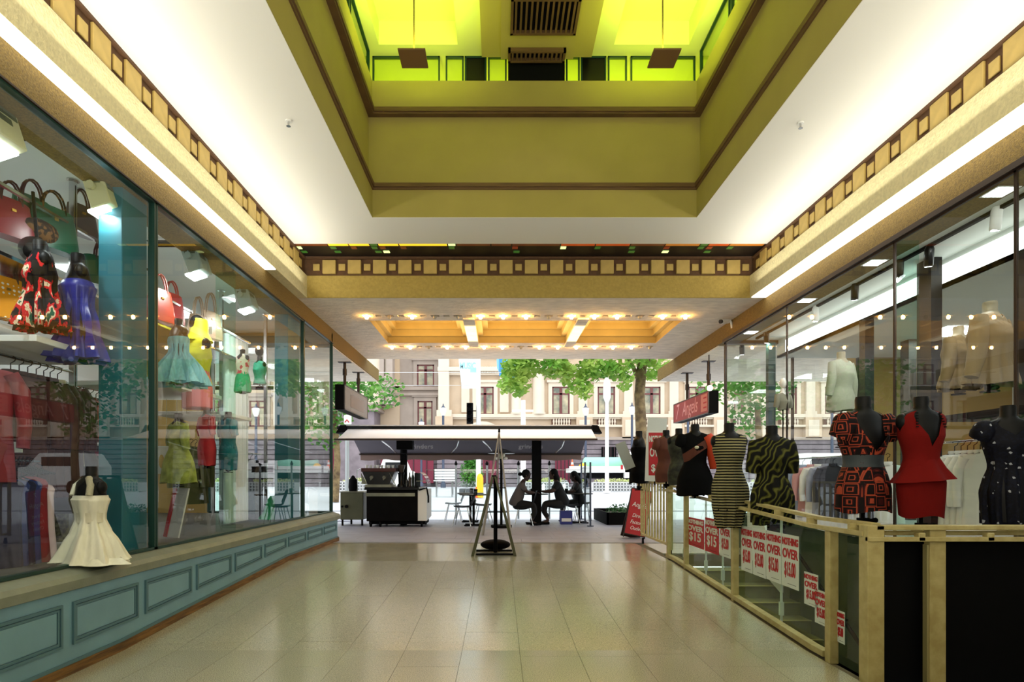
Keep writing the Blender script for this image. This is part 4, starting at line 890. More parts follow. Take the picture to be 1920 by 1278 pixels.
# ================================================================ STAIRWELL + RAILING
RX = 2.45
b = MB()
for k in range(17):
    y1 = 9.02-.28*k; z = .18-.17*k
    t_ = MB().box(2.5, GR, y1-.29, y1, z-.5, z)
    if k == 0: stair = thing('staircase', 'stone stairs descending to the basement behind the glass balustrade', 'stairs', (3.25, 4.3, -2.7))
    if k: part('step', t_, m_stair, stair, world=True); part('nosing', MB().box(2.5, GR, y1-.31, y1-.27, z-.005, z+.004), M('nosing_pale', (170, 168, 110), .5), stair, world=True)
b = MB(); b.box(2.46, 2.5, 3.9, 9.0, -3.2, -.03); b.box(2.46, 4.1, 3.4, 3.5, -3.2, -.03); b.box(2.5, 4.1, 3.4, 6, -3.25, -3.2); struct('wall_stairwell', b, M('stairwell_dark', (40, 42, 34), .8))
solo('stair_handrail', MB().tube([(3.9, 8.9, 1.05), (3.9, 4.6, -1.55)], .022, 10).cyl((3.9, 8.8, 1.0), (4.0, 8.8, .95), .012).cyl((3.9, 6.8, -.25), (4.0, 6.8, -.3), .012), m_black, 'black sloping handrail on the far stairwell wall', 'handrail', smooth=True)
solo('stair_side_panel', MB().prism([(8.95, .18), (8.95, .95), (8.6, .95), (7.9, .02), (7.9, -.2)], 'x', 3.75, 3.79), m_white, 'white sloping side panel at the head of the stairs', 'panel')
hz = lambda y: fz(y)+1.03
rail = thing('balustrade', 'cream steel and glass balustrade around the stairwell with sale posters on it', 'balustrade', (RX, 3.92, 0))
YC = 3.92
posts = [(YC, .055), (4.36, .035), (6.15, .032), (7.75, .030), (8.55, .028)]
for (y, r) in posts[1:]:
    part('post', MB().box(RX-r, RX+r*.9, y-r, y+r, fz(y)-.02, hz(y)-.05), m_cream, rail, world=True, bev=.004)
part('corner_post', MB().box(RX-.04, RX+.07, YC-.05, YC+.05, -.05, 1.03), m_cream, rail, world=True, bev=.004)
yseg = [YC, 4.6, 8.2, 8.6]
def railseg(x0, x1, dz0, dz1, nm):
    part(nm, MB().ring([[(x0, y, hz(y)+dz0), (x1, y, hz(y)+dz0), (x1, y, hz(y)+dz1), (x0, y, hz(y)+dz1)] for y in yseg]), m_cream, rail, world=True)
railseg(RX-.05, RX-.015, -.075, -.045, 'lower_rail'); railseg(RX+.015, RX+.075, -.015, .012, 'top_rail')
part('bottom_rail', MB().ring([[(RX-.035, y, fz(y)+.005), (RX+.03, y, fz(y)+.005), (RX+.03, y, fz(y)+.05), (RX-.035, y, fz(y)+.05)] for y in [YC+.5, 4.6, 8.2, 8.6]]), m_cream, rail, world=True)
for i in range(9):
    y = 4.1+.55*i; part('rail_bracket', MB().box(RX-.03, RX+.04, y-.015, y+.015, hz(y)-.06, hz(y)-.005), m_cream, rail, world=True)
for (ya, yb) in ((YC+.05, 4.32), (4.40, 6.11), (6.19, 7.71), (7.79, 8.52)):
    part('glass_panel', MB().ring([[(RX+.03, y, fz(y)+.055), (RX+.04, y, fz(y)+.055), (RX+.04, y, hz(y)-.10), (RX+.03, y, hz(y)-.10)] for y in (ya, yb)]), g_rail, rail, world=True)
for y in (5.35, 6.75, 7.3, 8.15):
    part('glass_prop', MB().cyl((RX+.10, y, fz(y)-.04), (RX+.10, y, hz(y)-.1), .012, n=8).cb((RX+.10, y, fz(y)+.12), (.035, .03, .12)), m_white, rail, world=True)
# front run
part('top_rail', MB().box(RX+.02, 4.3, YC-.05, YC+.03, 1.0, 1.03), m_cream, rail, world=True, bev=.003)
part('lower_rail', MB().box(RX-.04, 4.3, YC-.06, YC-.02, .925, .955), m_cream, rail, world=True, bev=.003)
part('inner_rail', MB().box(RX+.02, 4.3, YC+.05, YC+.09, .955, .985), m_cream, rail, world=True)
for x in (2.86, 3.31, 3.7):
    part('rail_clamp', MB().cb((x-.10, YC-.035, .955), (.045, .05, .055)), m_cream, rail, world=True, bev=.004)
part('front_post', MB().box(X_(1738, YC), X_(1768, YC), YC-.03, YC+.03, -.05, 1.0), m_cream, rail, world=True, bev=.004)
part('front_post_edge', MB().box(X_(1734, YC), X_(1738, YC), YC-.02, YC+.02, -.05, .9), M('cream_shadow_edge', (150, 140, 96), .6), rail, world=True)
part('void_panel', MB().box(RX+.08, 4.3, YC+.1, YC+.13, -.1, .93), m_black, rail, world=True)  # black board stands in for the dark void under the front rail
# sale posters fixed to the glass
def poster_tree(w, h, red=False, size=1):
    o = thing('sale_poster', '', 'poster', (0, 0, 0))
    part('paper', MB().box(-w/2, w/2, -.001, .001, -h/2, h/2), m_red if red else m_paper, o)
    c = m_paper if red else m_red
    for txt, sz, z in (('NOTHING', .30, .36), ('OVER', .40, .13), ('$15.00' if not red else '$15', .60 if not red else .66, -.17)):
        lettering(txt, h*sz*.62, c, o, (0, -.0025, h*z), (R(90), 0, 0), world=False, sx=(w*.88)/(len(txt)*h*sz*.62*.60)*.96, bold=.003)
    part('fine_print_line', MB().box(-w*.15, w*.35, -.002, -.001, -h*.435, -h*.428), m_black, o)
    return o
pw, ph = .30, .42
P0 = poster_tree(pw, ph); P1 = poster_tree(pw*1.05, ph*.95, True); used = [False, False]
def put(px0, px1, pyc, lb, red=False, h=None, dz=0, grp=None):
    k = 1 if red else 0; src = P1 if red else P0
    Xp = RX+.022; y0, y1 = YX(px0, Xp), YX(px1, Xp); Yc = (y0+y1)/2; Lp = abs(y0-y1)
    o = src if not used[k] else copy_tree(src); used[k] = True
    o.location = (Xp, Yc, Z_(pyc, F*Xp/((px0+px1)/2-VX))); hh = h or 1
    w0 = pw*1.05 if red else pw
    o.scale = (Lp/w0, 1, hh); o.rotation_euler = (0, 0, R(-90)); o['label'] = lb
    if grp: o['group'] = grp
put(1466, 1498, 1052, 'white and red sale poster nearest the camera in the row of four on the glass', h=1.07)
put(1437, 1465, 1043, 'white and red sale poster second from the camera in the row of four', h=1.07)
put(1412, 1436, 1036, 'white and red sale poster third from the camera in the row of four', h=1.07)
put(1390, 1411, 1029, 'white and red sale poster farthest from the camera in the row of four', h=1.07)
put(1350, 1370, 1008, 'white sale poster just beyond the middle cream post', h=1.0)
put(1322, 1348, 1004, 'red sale poster beyond the middle cream post', red=True, h=1.0)
put(1288, 1320, 998, 'farther red and white sale poster by the striped dress', red=True, h=.9)
put(1508, 1534, 1105, 'small low sale poster left of the near cream post', h=.62)
put(1528, 1552, 1139, 'small low sale poster cut by the near cream post', h=.62)
put(1569, 1584, 1175, 'small sale poster low between the two near cream posts', h=.55)
# gate
gate = thing('gate', 'cream barred swing gate on castors at the head of the stairs', 'gate', (2.52, 9.5, .2))
gy0, gy1, gz0, gz1 = 8.62, 10.4, .33, 1.27
gx = 2.50
part('gate_frame', MB().box(gx-.02, gx+.02, gy0, gy1, gz1-.035, gz1).box(gx-.02, gx+.02, gy0, gy1, gz0, gz0+.035).box(gx-.025, gx+.025, gy0-.02, gy0+.03, gz0-.05, gz1).box(gx-.02, gx+.02, gy1-.04, gy1, gz0-.02, gz1), m_cream, gate, world=True)
for i in range(9):
    y = gy0+.03+(gy1-gy0-.06)*(i+1)/10
    part('bar', MB().box(gx-.012, gx+.012, y-.016, y+.016, gz0+.03, gz1-.03), m_cream, gate, world=True)
for y in (gy0+.01, gy1-.1):
    part('castor', MB().cyl((gx-.012, y, .215), (gx+.012, y, .215), .035).cb((gx, y, .26), (.03, .03, .05)), m_black, gate, world=True)

# ---------------------------------------------------------------- mannequins over the railing
f_stripe = ramp_mat('cream_black_stripe', 'wave', [(10, 10, 10), (150, 142, 100)], 10.5, dist=.6, pos=[0, .56])
f_palm = ramp_mat('palm_print', 'wave', [(12, 12, 6), (24, 24, 10), (62, 62, 20), (92, 92, 38)], 6, dist=14, rot=(.9, .7, .3), pos=[0, .45, .62, .9])
f_patt = ramp_mat('square_spiral_print', 'rings', [(14, 6, 7), (150, 62, 40), (52, 12, 14)], 11, pos=[0, .55, .8])
f_redd = M('red_crepe', (104, 12, 9), .9, spec=.15, var=.06, scale=4, bump=.05)
f_navy = ramp_mat('navy_white_print', 'voronoi', [(8, 9, 20), (8, 9, 20), (12, 15, 30), (150, 154, 164)], 60, pos=[0, .3, .6, .88])
f_blk = M('black_jersey', (7, 7, 9), .9, spec=.1); f_or = M('orange_jersey', (196, 60, 22), .7); f_brn = M('rust_brown_jersey', (84, 38, 22), .8, var=.15, scale=6)
mannequin(1618, 744, 958, 4.45, [(0, -.15), (28, -.13), (44, -.112), (60, (-.3, -.3)), (90, (-.42, -.42))], f_patt, 'black form in a dress of orange and black square spirals', hem=-.86, sleeves=(.16, .085, .09, .03), flare=[(-.16, .02), (-.4, .015), (-.5, .01), (-.86, .035)], rz=R(12),
          extra=lambda t, tr: part('waist_sash', tr(MB().ring([[((prof(z)[0]+.026)*math.cos(a), (prof(z)[1]+.026)*math.sin(a), z) for a in [2*math.pi*j/28 for j in range(28)]] for z in (-.44, -.47, -.50, -.53)], cap=False)), M('slate_sash', (38, 48, 54), .6), t, smooth=True))
def peplum(t, tr):
    rs = []
    for r, z in ((.128, -.50), (.17, -.58), (.235, -.665), (.225, -.66)):
        rs.append([((r+.016*math.sin(6*a)*(-z-.45)*5)*math.cos(a), (r*.8+.016*math.sin(7*a)*(-z-.45)*5)*math.sin(a), z+.02*math.cos(a)) for a in [2*math.pi*j/48 for j in range(48)]])
    part('peplum', tr(MB().ring(rs, cap=False)), f_redd, t, smooth=True)
    for sd in (-1, 1):
        for i in range(6): part('strap_cutout', tr(MB().cb((sd*(.095+.004*i), -.075-.006*i, -.135-.022*i), (.018, .006, .010))), m_black, t)
mannequin(1727, 744, 968, 4.25, DEEPV, f_redd, 'black form in a plain red V-back peplum dress', hem=-.95, rz=R(4), extra=peplum)
mannequin(1890, 760, 985, 4.2, SLEEVELESS, f_navy, 'black form in a navy and white flecked jumpsuit at the right edge', hem=-.95, rz=R(-15), fold=.03, sleeves=(.10, .075, .085, .02), stand=.05)
mannequin(1447, 798, 982, 5.72, TEE, f_palm, 'black form in an olive palm-leaf print dress behind the railing', hem=-.95, sleeves=(.30, .065, .07, .02), flare=[(-.2, .0), (-.5, .005), (-.95, .015)], fold=.03, stand=.08)
mannequin(1367, 793, 988, 6.05, [(0, -.22), (20, -.17), (34, -.12), (48, -.108), (62, (-.15, -.13)), (90, (-.17, -.15))], f_stripe, 'black form in a cream and black striped bodycon dress hung over the railing', hem=-1.12, rz=R(5), fold=.02, flare=[(-.6, .0), (-.9, .005), (-1.12, -.04)], stand=.0,
          extra=lambda t, tr: part('side_bustle', tr(MB().ball((.13, 0, -.78), (.09, .1, .2), 16, 12)), f_stripe, t, smooth=True))
def sash(t, tr):
    part('orange_shoulder', tr(MB().tube([(.13, -.05, -.15), (.19, -.06, -.24), (.225, -.06, -.40), (.245, -.05, -.56)], [.065, .085, .085, .07], 14)), f_or, t, smooth=True, label='bright orange sleeve')
    part('orange_band', tr(MB().ring([[((prof(z+.12*math.cos(a))[0]+.02)*math.cos(a), (prof(z+.12*math.cos(a))[1]+.02)*math.sin(a), z+.12*math.cos(a)) for a in [math.pi*1.02+math.pi*j/14*.9 for j in range(14)]] for z in (-.26, -.38)], cap=False, closed=False)), f_brn, t, smooth=True, label='rust diagonal band')
    part('badge', tr(MB().ball((.12, -.135, -.82), (.022, .01, .022))), M('yellow_badge', (190, 200, 80), .5), t)
    part('beaded_motif', tr(MB().ball((-.02, -.128, -.30), (.03, .012, .02))), M('bead_white', (200, 196, 170), .3), t)
mannequin(1303, 795, 928, 7.0, TEE, f_blk, 'black form in a black tunic with one bright orange sleeve', hem=-.90, flare=[(-.4, .0), (-.9, .06)], sleeves=(.12, .07, .07, .03), extra=sash, stand=.04)
mannequin(1273, 803, 908, 7.9, SLEEVELESS, M('black_fleck_print', (9, 9, 11), .8, rgb2=(52, 54, 36), scale=14), 'black form in a dark flecked dress, left of the orange-sleeved tunic', hem=-.85, rz=R(20), stand=.1)
mannequin(1249, 806, 903, 8.6, TEE, f_brn, 'black form in a rust brown top beside the sale board', hem=-.82, sleeves=(.16, .06, .06, .03), rz=R(15), stand=.1)
mannequin(1198, 808, 905, 9.9, STRAPLESS, f_blk, 'black form in a plain black dress at the street end of the railing', hem=-.85, rz=R(60), stand=.12, flare=[(-.5, 0), (-.85, .03)])
# sale boards behind them
def board(px0, px1, py0, py1, Y, tilt, lb, mat, deco=None, base_to=None):
    xa, xb, za, zb = X_(px0, Y), X_(px1, Y), Z_(py1, Y), Z_(py0, Y); w, h = xb-xa, zb-za
    t = thing('display_board', lb, 'board', ((xa+xb)/2, Y, za))
    e = part('panel', MB().box(-w/2, w/2, -.006, .006, 0, h), mat, t); e.rotation_euler = (0, R(tilt), 0)
    if deco: deco(t, w, h)
    part('support_pole', MB().cyl((0, .03, 1.22-za), (0, .03, h*.5), .012), m_black, t)
    return t
def sale(t, w, h):
    part('red_sheet', MB().box(-w*.32, w*.5, -.010, -.006, h*.12, h*.97), m_red, t)
    for txt, sz, z in (('NOTHING', .17, .84), ('OVER', .24, .57), ('$15', .20, .26)):
        lettering(txt, h*sz, m_paper, t, (w*.09, -.012, h*z), (R(90), 0, 0), world=False, sx=(w*.72)/(len(txt)*h*sz*.62), bold=.004)
board(1209, 1248, 808, 902, 9.3, 2, 'white board with a red sale sheet behind the rust brown top', M('board_white', (206, 206, 200), .6), sale)
board(1211, 1247, 783, 830, 9.45, 5, 'blank grey-white card standing above the red sale sheet', M('card_grey', (196, 200, 196), .6))
board(1172, 1192, 826, 878, 9.6, -22, 'tilted grey card hanging left of the plain black dress', M('card_grey2', (150, 154, 150), .6))
# ================================================================ STREET
m_pave = M('bluestone_paving', (146, 148, 162), .45, var=.08, scale=3)
m_road = M('street_asphalt', (196, 198, 204), .7, var=.05, scale=1)
b = MB()
ysg = [10.48, 18, 24, 30, 36, 60]
for a, c in zip(ysg, ysg[1:]): b.add([(-60, a, gz(a)-.02), (60, a, gz(a)-.02), (60, c, gz(c)-.02), (-60, c, gz(c)-.02)], [(0, 1, 2, 3)])
b.box(-60, GL-.3, -8, 10.48, -.3, .16); b.box(GR+.2, 60, -8, 10.48, -.3, .16) if False else None
street = struct('floor_street', b, m_road)
rnd = random.Random(11)
y = 10.49
for r in range(9):
    L = .62; x = -4.6+rnd.random()*.9
    while x < 5.2:
        part('paving_slab', MB().box(x+.002, x+.918, y+.002, y+L-.003, .1, .18+rnd.random()*.001), m_pave, street, world=True); x += .92
    y += L
part('kerb_line', MB().box(-60, 60, 19.5, 19.8, .1, .22), M('kerb_stone', (150, 152, 158), .6), street, world=True)
# town hall across the street
BY = 44.0
m_sand = M('cream_sandstone', (190, 168, 142), .85, var=.08, scale=.8)
m_sandd = M('grey_sandstone', (160, 146, 134), .85, var=.1, scale=.8)
m_sandl = M('pale_sandstone', (206, 192, 172), .85, var=.04, scale=.8)
m_rust = M('rusticated_bluestone', (122, 112, 116), .9, var=.2, scale=1.5, bump=.8, bscale=3)
m_sash = M('maroon_sash', (100, 48, 46), .6)
m_wing = M('window_reflective', (86, 92, 80), .08, rgb2=(190, 176, 140), scale=.9)
bld = thing('town_hall', 'long cream sandstone civic building with balustrades and maroon windows across the street', 'building', (4, BY, .6))
def bp(nm, mb, mat, **k): return part(nm, mb, mat, bld, world=True, **k)
bx = lambda px: (px-VX)*BY/F
bz = lambda py: EYE+(VY-py)*BY/F
bp('main_wall', MB().box(bx(822), 44, BY, BY+6, .3, 17).box(-44, bx(745), BY+1, BY+6, .3, 17), m_sand)
bp('wing_wall', MB().box(bx(745), bx(822), BY+1.2, BY+6, .3, 17), m_sandd)
zr = bz(822)
# rusticated courses
k = 0; z = .5
while z < zr-.1:
    h = .36; off = .1 if k % 2 else 0
    bp('stone_course', MB().box(bx(820), 44, BY-.35+.03*off, BY+.02, z, z+h-.05).box(-44, bx(822), BY+.55+.03*off, BY+1.2, z, z+h-.05), m_rust, bev=.02)
    z += h; k += 1
bp('base_wall', MB().box(bx(820), 44, BY-.28, BY, .3, zr).box(-44, bx(820), BY+.62, BY+1.2, .3, zr), M('joint_dark', (70, 64, 66), .9))
bp('plinth_cornice', MB().box(bx(820)-.1, 44, BY-.5, BY, zr-.12, zr+.1).box(-44, bx(790), BY+.4, BY+1.2, zr+.4, zr+.7), m_sandd)
bp('belt_cornice', MB().box(bx(822), 44, BY-.45, BY, bz(783), bz(777)).box(bx(822), 44, BY-.3, BY, bz(786), bz(783)), m_sandl)
bp('upper_cornice', MB().box(bx(822), 44, BY-.55, BY, 9.1, 9.4).box(bx(822), 44, BY-.3, BY, 8.85, 9.1), m_sandl)
bp('wing_string_course', MB().box(-44, bx(822), BY+.9, BY+1.2, bz(738), bz(733)).box(-44, bx(822), BY+1.0, BY+1.2, bz(727), bz(720)), m_sandd)
bp('roof_cornice', MB().box(-44, 44, BY-.8, BY+1, 16.4, 17.2), m_sandl)
bp('corner_pilaster', MB().box(bx(823), bx(843), BY-.5, BY, bz(783), 17).box(bx(820), bx(848), BY-.6, BY, bz(783), bz(770)), m_sandl)
bp('corner_pilaster_base', MB().box(bx(818), bx(850), BY-.7, BY, zr, bz(782)), m_sand)
def bwin(x0, x1, z0, z1, y=BY, trans=True, nm='window'):
    w = x1-x0; fr = .09; b = MB()
    b.box(x0, x1, y-.06, y+.02, z0, z0+fr); b.box(x0, x1, y-.06, y+.02, z1-fr, z1); b.box(x0, x0+fr*1.2, y-.06, y+.02, z0, z1); b.box(x1-fr*1.2, x1, y-.06, y+.02, z0, z1)
    b.box((x0+x1)/2-.1, (x0+x1)/2+.1, y-.07, y+.02, z0, z1); zt = z1-(z1-z0)*.26
    if trans: b.box(x0, x1, y-.07, y+.02, zt-.06, zt+.06)
    f = part(nm, b, m_sash, bld, world=True)
    zz = [(z0+fr, zt-.06), (zt+.06, z1-fr)] if trans else [(z0+fr, z1-fr)]
    for (a, c) in zz:
        for (l, r_) in ((x0+fr*1.2, (x0+x1)/2-.1), ((x0+x1)/2+.1, x1-fr*1.2)): part('pane', MB().box(l, r_, y-.03, y-.02, a, c), m_wing, f, world=True)
    s = MB(); s.box(x0-.28, x0, y-.14, y, z0, z1+.3); s.box(x1, x1+.28, y-.14, y, z0, z1+.3); s.box(x0-.4, x1+.4, y-.25, y, z1+.3, z1+.48); s.box(x0, x1, y-.14, y, z1, z1+.3)
    part('surround', s, m_sandl if y == BY else m_sandd, bld, world=True)
bal = MB().lathe([(.07, 0), (.07, .06), (.04, .08), (.085, .26), (.04, .42), (.07, .46), (.07, .5)], n=8).mesh('baluster', m_sandl, smooth=True)
wx = [bx(1035)-5.62-3.37*i for i in range(0)]+[bx(893)]+[bx(1035)+3.37*i for i in range(10)]
for x in wx:
    bwin(x, x+1.30, bz(777), bz(725)); bwin(x, x+1.30, 10.1, 12.8, nm='upper_window')
    if x > 0:
        for i in range(7): pmesh('baluster', bal, bld, (x+.1+.19*i, BY-.33, bz(797)))
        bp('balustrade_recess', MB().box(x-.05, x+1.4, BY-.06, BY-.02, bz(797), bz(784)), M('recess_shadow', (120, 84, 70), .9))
        bp('balustrade_plinth', MB().box(x-.4, x+1.75, BY-.5, BY, bz(801), bz(797)), m_sandl)
        bp('pedestal', MB().box(x+1.75, x+2.95, BY-.5, BY, zr, bz(783)), m_sand)
        bp('pedestal_panel', MB().box(x+1.95, x+2.75, BY-.54, BY-.5, zr+.15, bz(788)), m_sandl, bev=.02)
        bp('pilaster', MB().box(x+1.95, x+2.6, BY-.22, BY, bz(777), 8.9).box(x+1.85, x+2.7, BY-.3, BY, bz(777), bz(771)), m_sandl)
    else:
        for i in range(9): pmesh('baluster', bal, bld, (x-.1+.19*i, BY-.33, bz(701)))
        bp('pilaster', MB().box(x-1.1, x-.5, BY-.16, BY, bz(773), 8.9), m_sandl); bp('pilaster', MB().box(x+1.75, x+2.4, BY-.16, BY, bz(773), 8.9), m_sandl)
# half column beside the first bay pair
bp('half_column', MB().lathe([(.52, 0), (.52, .12), (.45, .2), (.42, 3.4), (.46, 3.5)], (bx(1010), BY-.1, bz(777)), n=24), m_sandl, smooth=True)
bp('half_column', MB().lathe([(.44, 0), (.44, .12), (.38, .2), (.36, 3.4), (.4, 3.5)], (bx(968), BY-.1, bz(777)), n=24), m_sandl, smooth=True)
# arch under the first window
arch = [[(bx(905)+rr*math.cos(a), yy_, bz(836)+rr*math.sin(a)) for rr, yy_ in ((1.55, BY-.5), (1.8, BY-.5), (1.8, BY-.1), (1.55, BY-.1))] for a in [R(12)+R(156)*j/16 for j in range(17)]]
bp('arch_moulding', MB().ring(arch), m_sandl)
# left wing windows
for (a, c, d, e) in ((778, 811, 678, 719), (779, 808, 748, 797)): bwin(bx(a), bx(c), bz(e), bz(d), BY+1.2, nm='wing_window')
for i in range(11):
    x = bx(700)-3.6-3.0*i
    bwin(x, x+1.3, bz(797), bz(748), BY+1, nm='wing_window'); bwin(x, x+1.3, bz(719), bz(678), BY+1, nm='wing_window'); bwin(x, x+1.3, 12.4, 14.6, BY+1, nm='upper_window')
    bp('pilaster', MB().box(x-1.1, x-.6, BY+.75, BY+1, bz(797), 14), m_sandl)
# corner porch with heavy cornice at the left
bp('porch_cornice', MB().box(bx(640), bx(712), BY-1.6, BY+1, bz(768), bz(760)).box(bx(640), bx(716), BY-1.4, BY+1, bz(773), bz(768)), m_sandd)
bp('porch_wall', MB().box(bx(640), bx(708), BY-1.2, BY+1, .3, bz(773)), m_rust)
bp('porch_upper', MB().box(bx(655), bx(735), BY-.6, BY+1, bz(760), 14), m_sandl)
bp('porch_pilaster', MB().box(bx(716), bx(724), BY-.9, BY, bz(760), 14).box(bx(728), bx(740), BY-.9, BY, bz(760), 14), m_sandd)
bp('carved_bracket', MB().box(bx(722), bx(737), BY-1.4, BY, bz(730), bz(722)).box(bx(724), bx(735), BY-1.2, BY, bz(742), bz(730)).ball((bx(730), BY-1.0, bz(715)), (.3, .3, .28)), m_sandd)
# ground floor doors/windows
m_mdoor = M('magenta_door', (112, 20, 46), .6)
for (a, c, y0, y1, mt, nm) in ((622, 650, 905, 835, m_mdoor, 'round_panel_door'), (716, 814, 905, 855, m_mdoor, 'maroon_doorway'), (906, 935, 905, 856, m_mdoor, 'maroon_door'), (1040, 1068, 905, 850, m_mdoor, 'maroon_doorway'), (1126, 1153, 858, 838, m_black, 'basement_window')):
    dd = bp(nm, MB().box(bx(a), bx(c), BY-.5, BY-.4, bz(y0), bz(y1)), mt)
    for i in range(4): part('door_bar', MB().box(bx(a)+(bx(c)-bx(a))*(i+.5)/4-.03, bx(a)+(bx(c)-bx(a))*(i+.5)/4+.03, BY-.55, BY-.5, bz(y0), bz(y1)), M('door_dark', (50, 20, 28), .6), dd, world=True)
# buildings closing the street at both sides (seen in the shop glass)
for s, lb, xa in ((-1, 'tall grey-cream building closing the street far to the left', -60), (1, 'tall grey-cream building closing the street far to the right', 46)):
    t = thing('far_building', lb, 'building', (xa+7, 40, .6))
    part('block', MB().box(xa, xa+14, 30, 56, .3, 20), m_sandd, t, world=True)
    for i in range(5):
        for j in range(4):
            x_ = xa+14 if s < 0 else xa
            part('window', MB().box(x_-.05, x_+.05, 32+4.4*i, 34+4.4*i, 3+4*j, 5.4+4*j), m_wing, t, world=True)

# ---- helpers for foliage
def leaves(mb, c, r, n, s, seed, flat=1):
    rn = random.Random(seed)
    for i in range(n):
        d = Vector((rn.gauss(0, 1), rn.gauss(0, 1), rn.gauss(0, 1))).normalized()*(rn.random()**.4)
        p = Vector((c[0]+d.x*r[0], c[1]+d.y*r[1], c[2]+d.z*r[2])); q = Matrix.Rotation(rn.random()*6.3, 3, 'Z') @ Matrix.Rotation(rn.uniform(-1, 1)*flat, 3, 'X') @ Matrix.Rotation(rn.uniform(-.8, .8), 3, 'Y')
        k = s*rn.uniform(.6, 1.2)
        mb.add([p+q@Vector(v) for v in ((0, -.5*k, 0), (.42*k, -.1*k, .06*k), (.3*k, .4*k, 0), (0, .6*k, -.05*k), (-.3*k, .4*k, 0), (-.42*k, -.1*k, .06*k))], [(0, 1, 2, 3), (0, 3, 4, 5)])
def leafmat(name, c, c2, tr=.4):
    if name in _m: return _m[name]
    m = M(name, c, .6, rgb2=c2, scale=1.3); p = m.node_tree.nodes['Principled BSDF']; nt = m.node_tree
    t = nt.nodes.new('ShaderNodeBsdfTranslucent'); mx = nt.nodes.new('ShaderNodeMixShader'); mx.inputs[0].default_value = tr
    r = [l for l in nt.links if l.to_socket == p.inputs['Base Color']][0].from_socket
    nt.links.new(r, t.inputs[0]); nt.links.new(p.outputs[0], mx.inputs[1]); nt.links.new(t.outputs[0], mx.inputs[2]); nt.links.new(mx.outputs[0], nt.nodes['Material Output'].inputs[0])
    return m
m_leaf = leafmat('plane_tree_leaf', (184, 206, 104), (106, 168, 58), .5); m_leafd = leafmat('dark_leaf', (60, 110, 50), (30, 74, 36), .3)
m_bark = M('mottled_bark', (132, 112, 76), .85, rgb2=(80, 62, 40), scale=5, bump=.3)
TY = 19.0
t = thing('plane_tree', 'plane tree with mottled trunk and bright green leaves right of the awning', 'tree', (X_(1205, TY), TY, .2))
part('trunk', MB().tube([W_(1206, 955, TY), W_(1205, 880, TY), W_(1202, 800, TY), W_(1199, 740, TY), W_(1203, 690, TY), W_(1206, 600, TY)], [.2, .19, .18, .17, .16, .12], 12), m_bark, t, world=True, smooth=True)
br = MB().tube([W_(1201, 720, TY), W_(1188, 690, TY), W_(1172, 668, TY), W_(1130, 640, TY-.5)], [.09, .07, .06, .04], 8).tube([W_(1206, 690, TY), W_(1222, 672, TY), W_(1240, 650, TY)], [.08, .06, .04], 8)
br.tube([W_(1130, 640, TY-.5), W_(1060, 650, TY-1.2), W_(980, 660, TY-1.5)], [.05, .04, .02], 6)
part('branches', br, m_bark, t, world=True, smooth=True)
lf = MB()
for i, (px, py, rx, rz_, n) in enumerate(((975, 690, 36, 26, 620), (972, 722, 22, 20, 240), (948, 722, 14, 14, 100), (1040, 688, 30, 20, 320), (1062, 700, 16, 18, 140), (1110, 694, 34, 20, 360), (1085, 722, 24, 16, 150), (1100, 738, 12, 10, 50), (1150, 692, 26, 20, 220), (1172, 712, 12, 20, 90), (1232, 690, 20, 22, 160), (1200, 675, 26, 14, 120), (1010, 640, 70, 34, 700), (1120, 630, 90, 34, 800), (1220, 630, 60, 34, 500), (1150, 570, 120, 60, 900))):
    q = TY/F; leaves(lf, W_(px, py, TY-.6), (rx*q, 1.0, rz_*q), n, .17, i)
part('foliage', lf, m_leaf, t, world=True, kind='stuff')
for (px, Y, zt_, lb) in ((628, 24, 6.2, 'leafy street tree left of the coffee cart'), (1420, 22, 8, 'leafy street tree hidden behind the right shop'), (1800, 21, 7.5, 'leafy street tree far to the right'), (300, 24, 7, 'leafy street tree far to the left')):
    t = thing('street_tree', lb, 'tree', (X_(px, Y), Y, gz(Y)))
    part('trunk', MB().tube([(X_(px, Y), Y, gz(Y)), (X_(px, Y)+.1, Y, 2), (X_(px, Y), Y, 4)], [.16, .13, .1], 10), m_bark, t, world=True, smooth=True)
    lf = MB(); rn = random.Random(px)
    for i in range(9): leaves(lf, (X_(px, Y)+rn.uniform(-1.6, 1.6), Y+rn.uniform(-1.2, 1.2), rn.uniform(2.6, zt_)), (1.2, 1.2, .9), 230, .2, i+px)
    part('foliage', lf, leafmat('mid_leaf', (110, 160, 64), (50, 110, 40), .4), t, world=True, kind='stuff')
# topiary
Y = 30; t = thing('clipped_topiary', 'clipped green conical shrub behind the awning', 'shrub', (X_(882, Y), Y, gz(Y)))
lf = MB(); leaves(lf, W_(884, 886, Y), (.62, .5, .72), 900, .12, 3); leaves(lf, W_(886, 868, Y), (.42, .4, .5), 500, .12, 4)
part('foliage', lf, leafmat('topiary_leaf', (96, 160, 56), (40, 110, 40), .3), t, world=True, kind='stuff')
part('planter_box', MB().box(X_(862, Y), X_(906, Y), Y-.4, Y+.4, gz(Y), gz(Y)+.28), M('planter_grey', (90, 92, 96), .8), t, world=True, bev=.01)
lf = MB(); leaves(lf, W_(884, 908, Y), (.75, .5, .16), 300, .1, 5); part('low_planting', lf, leafmat('silver_leaf', (190, 196, 190), (150, 160, 150)), t, world=True, kind='stuff')
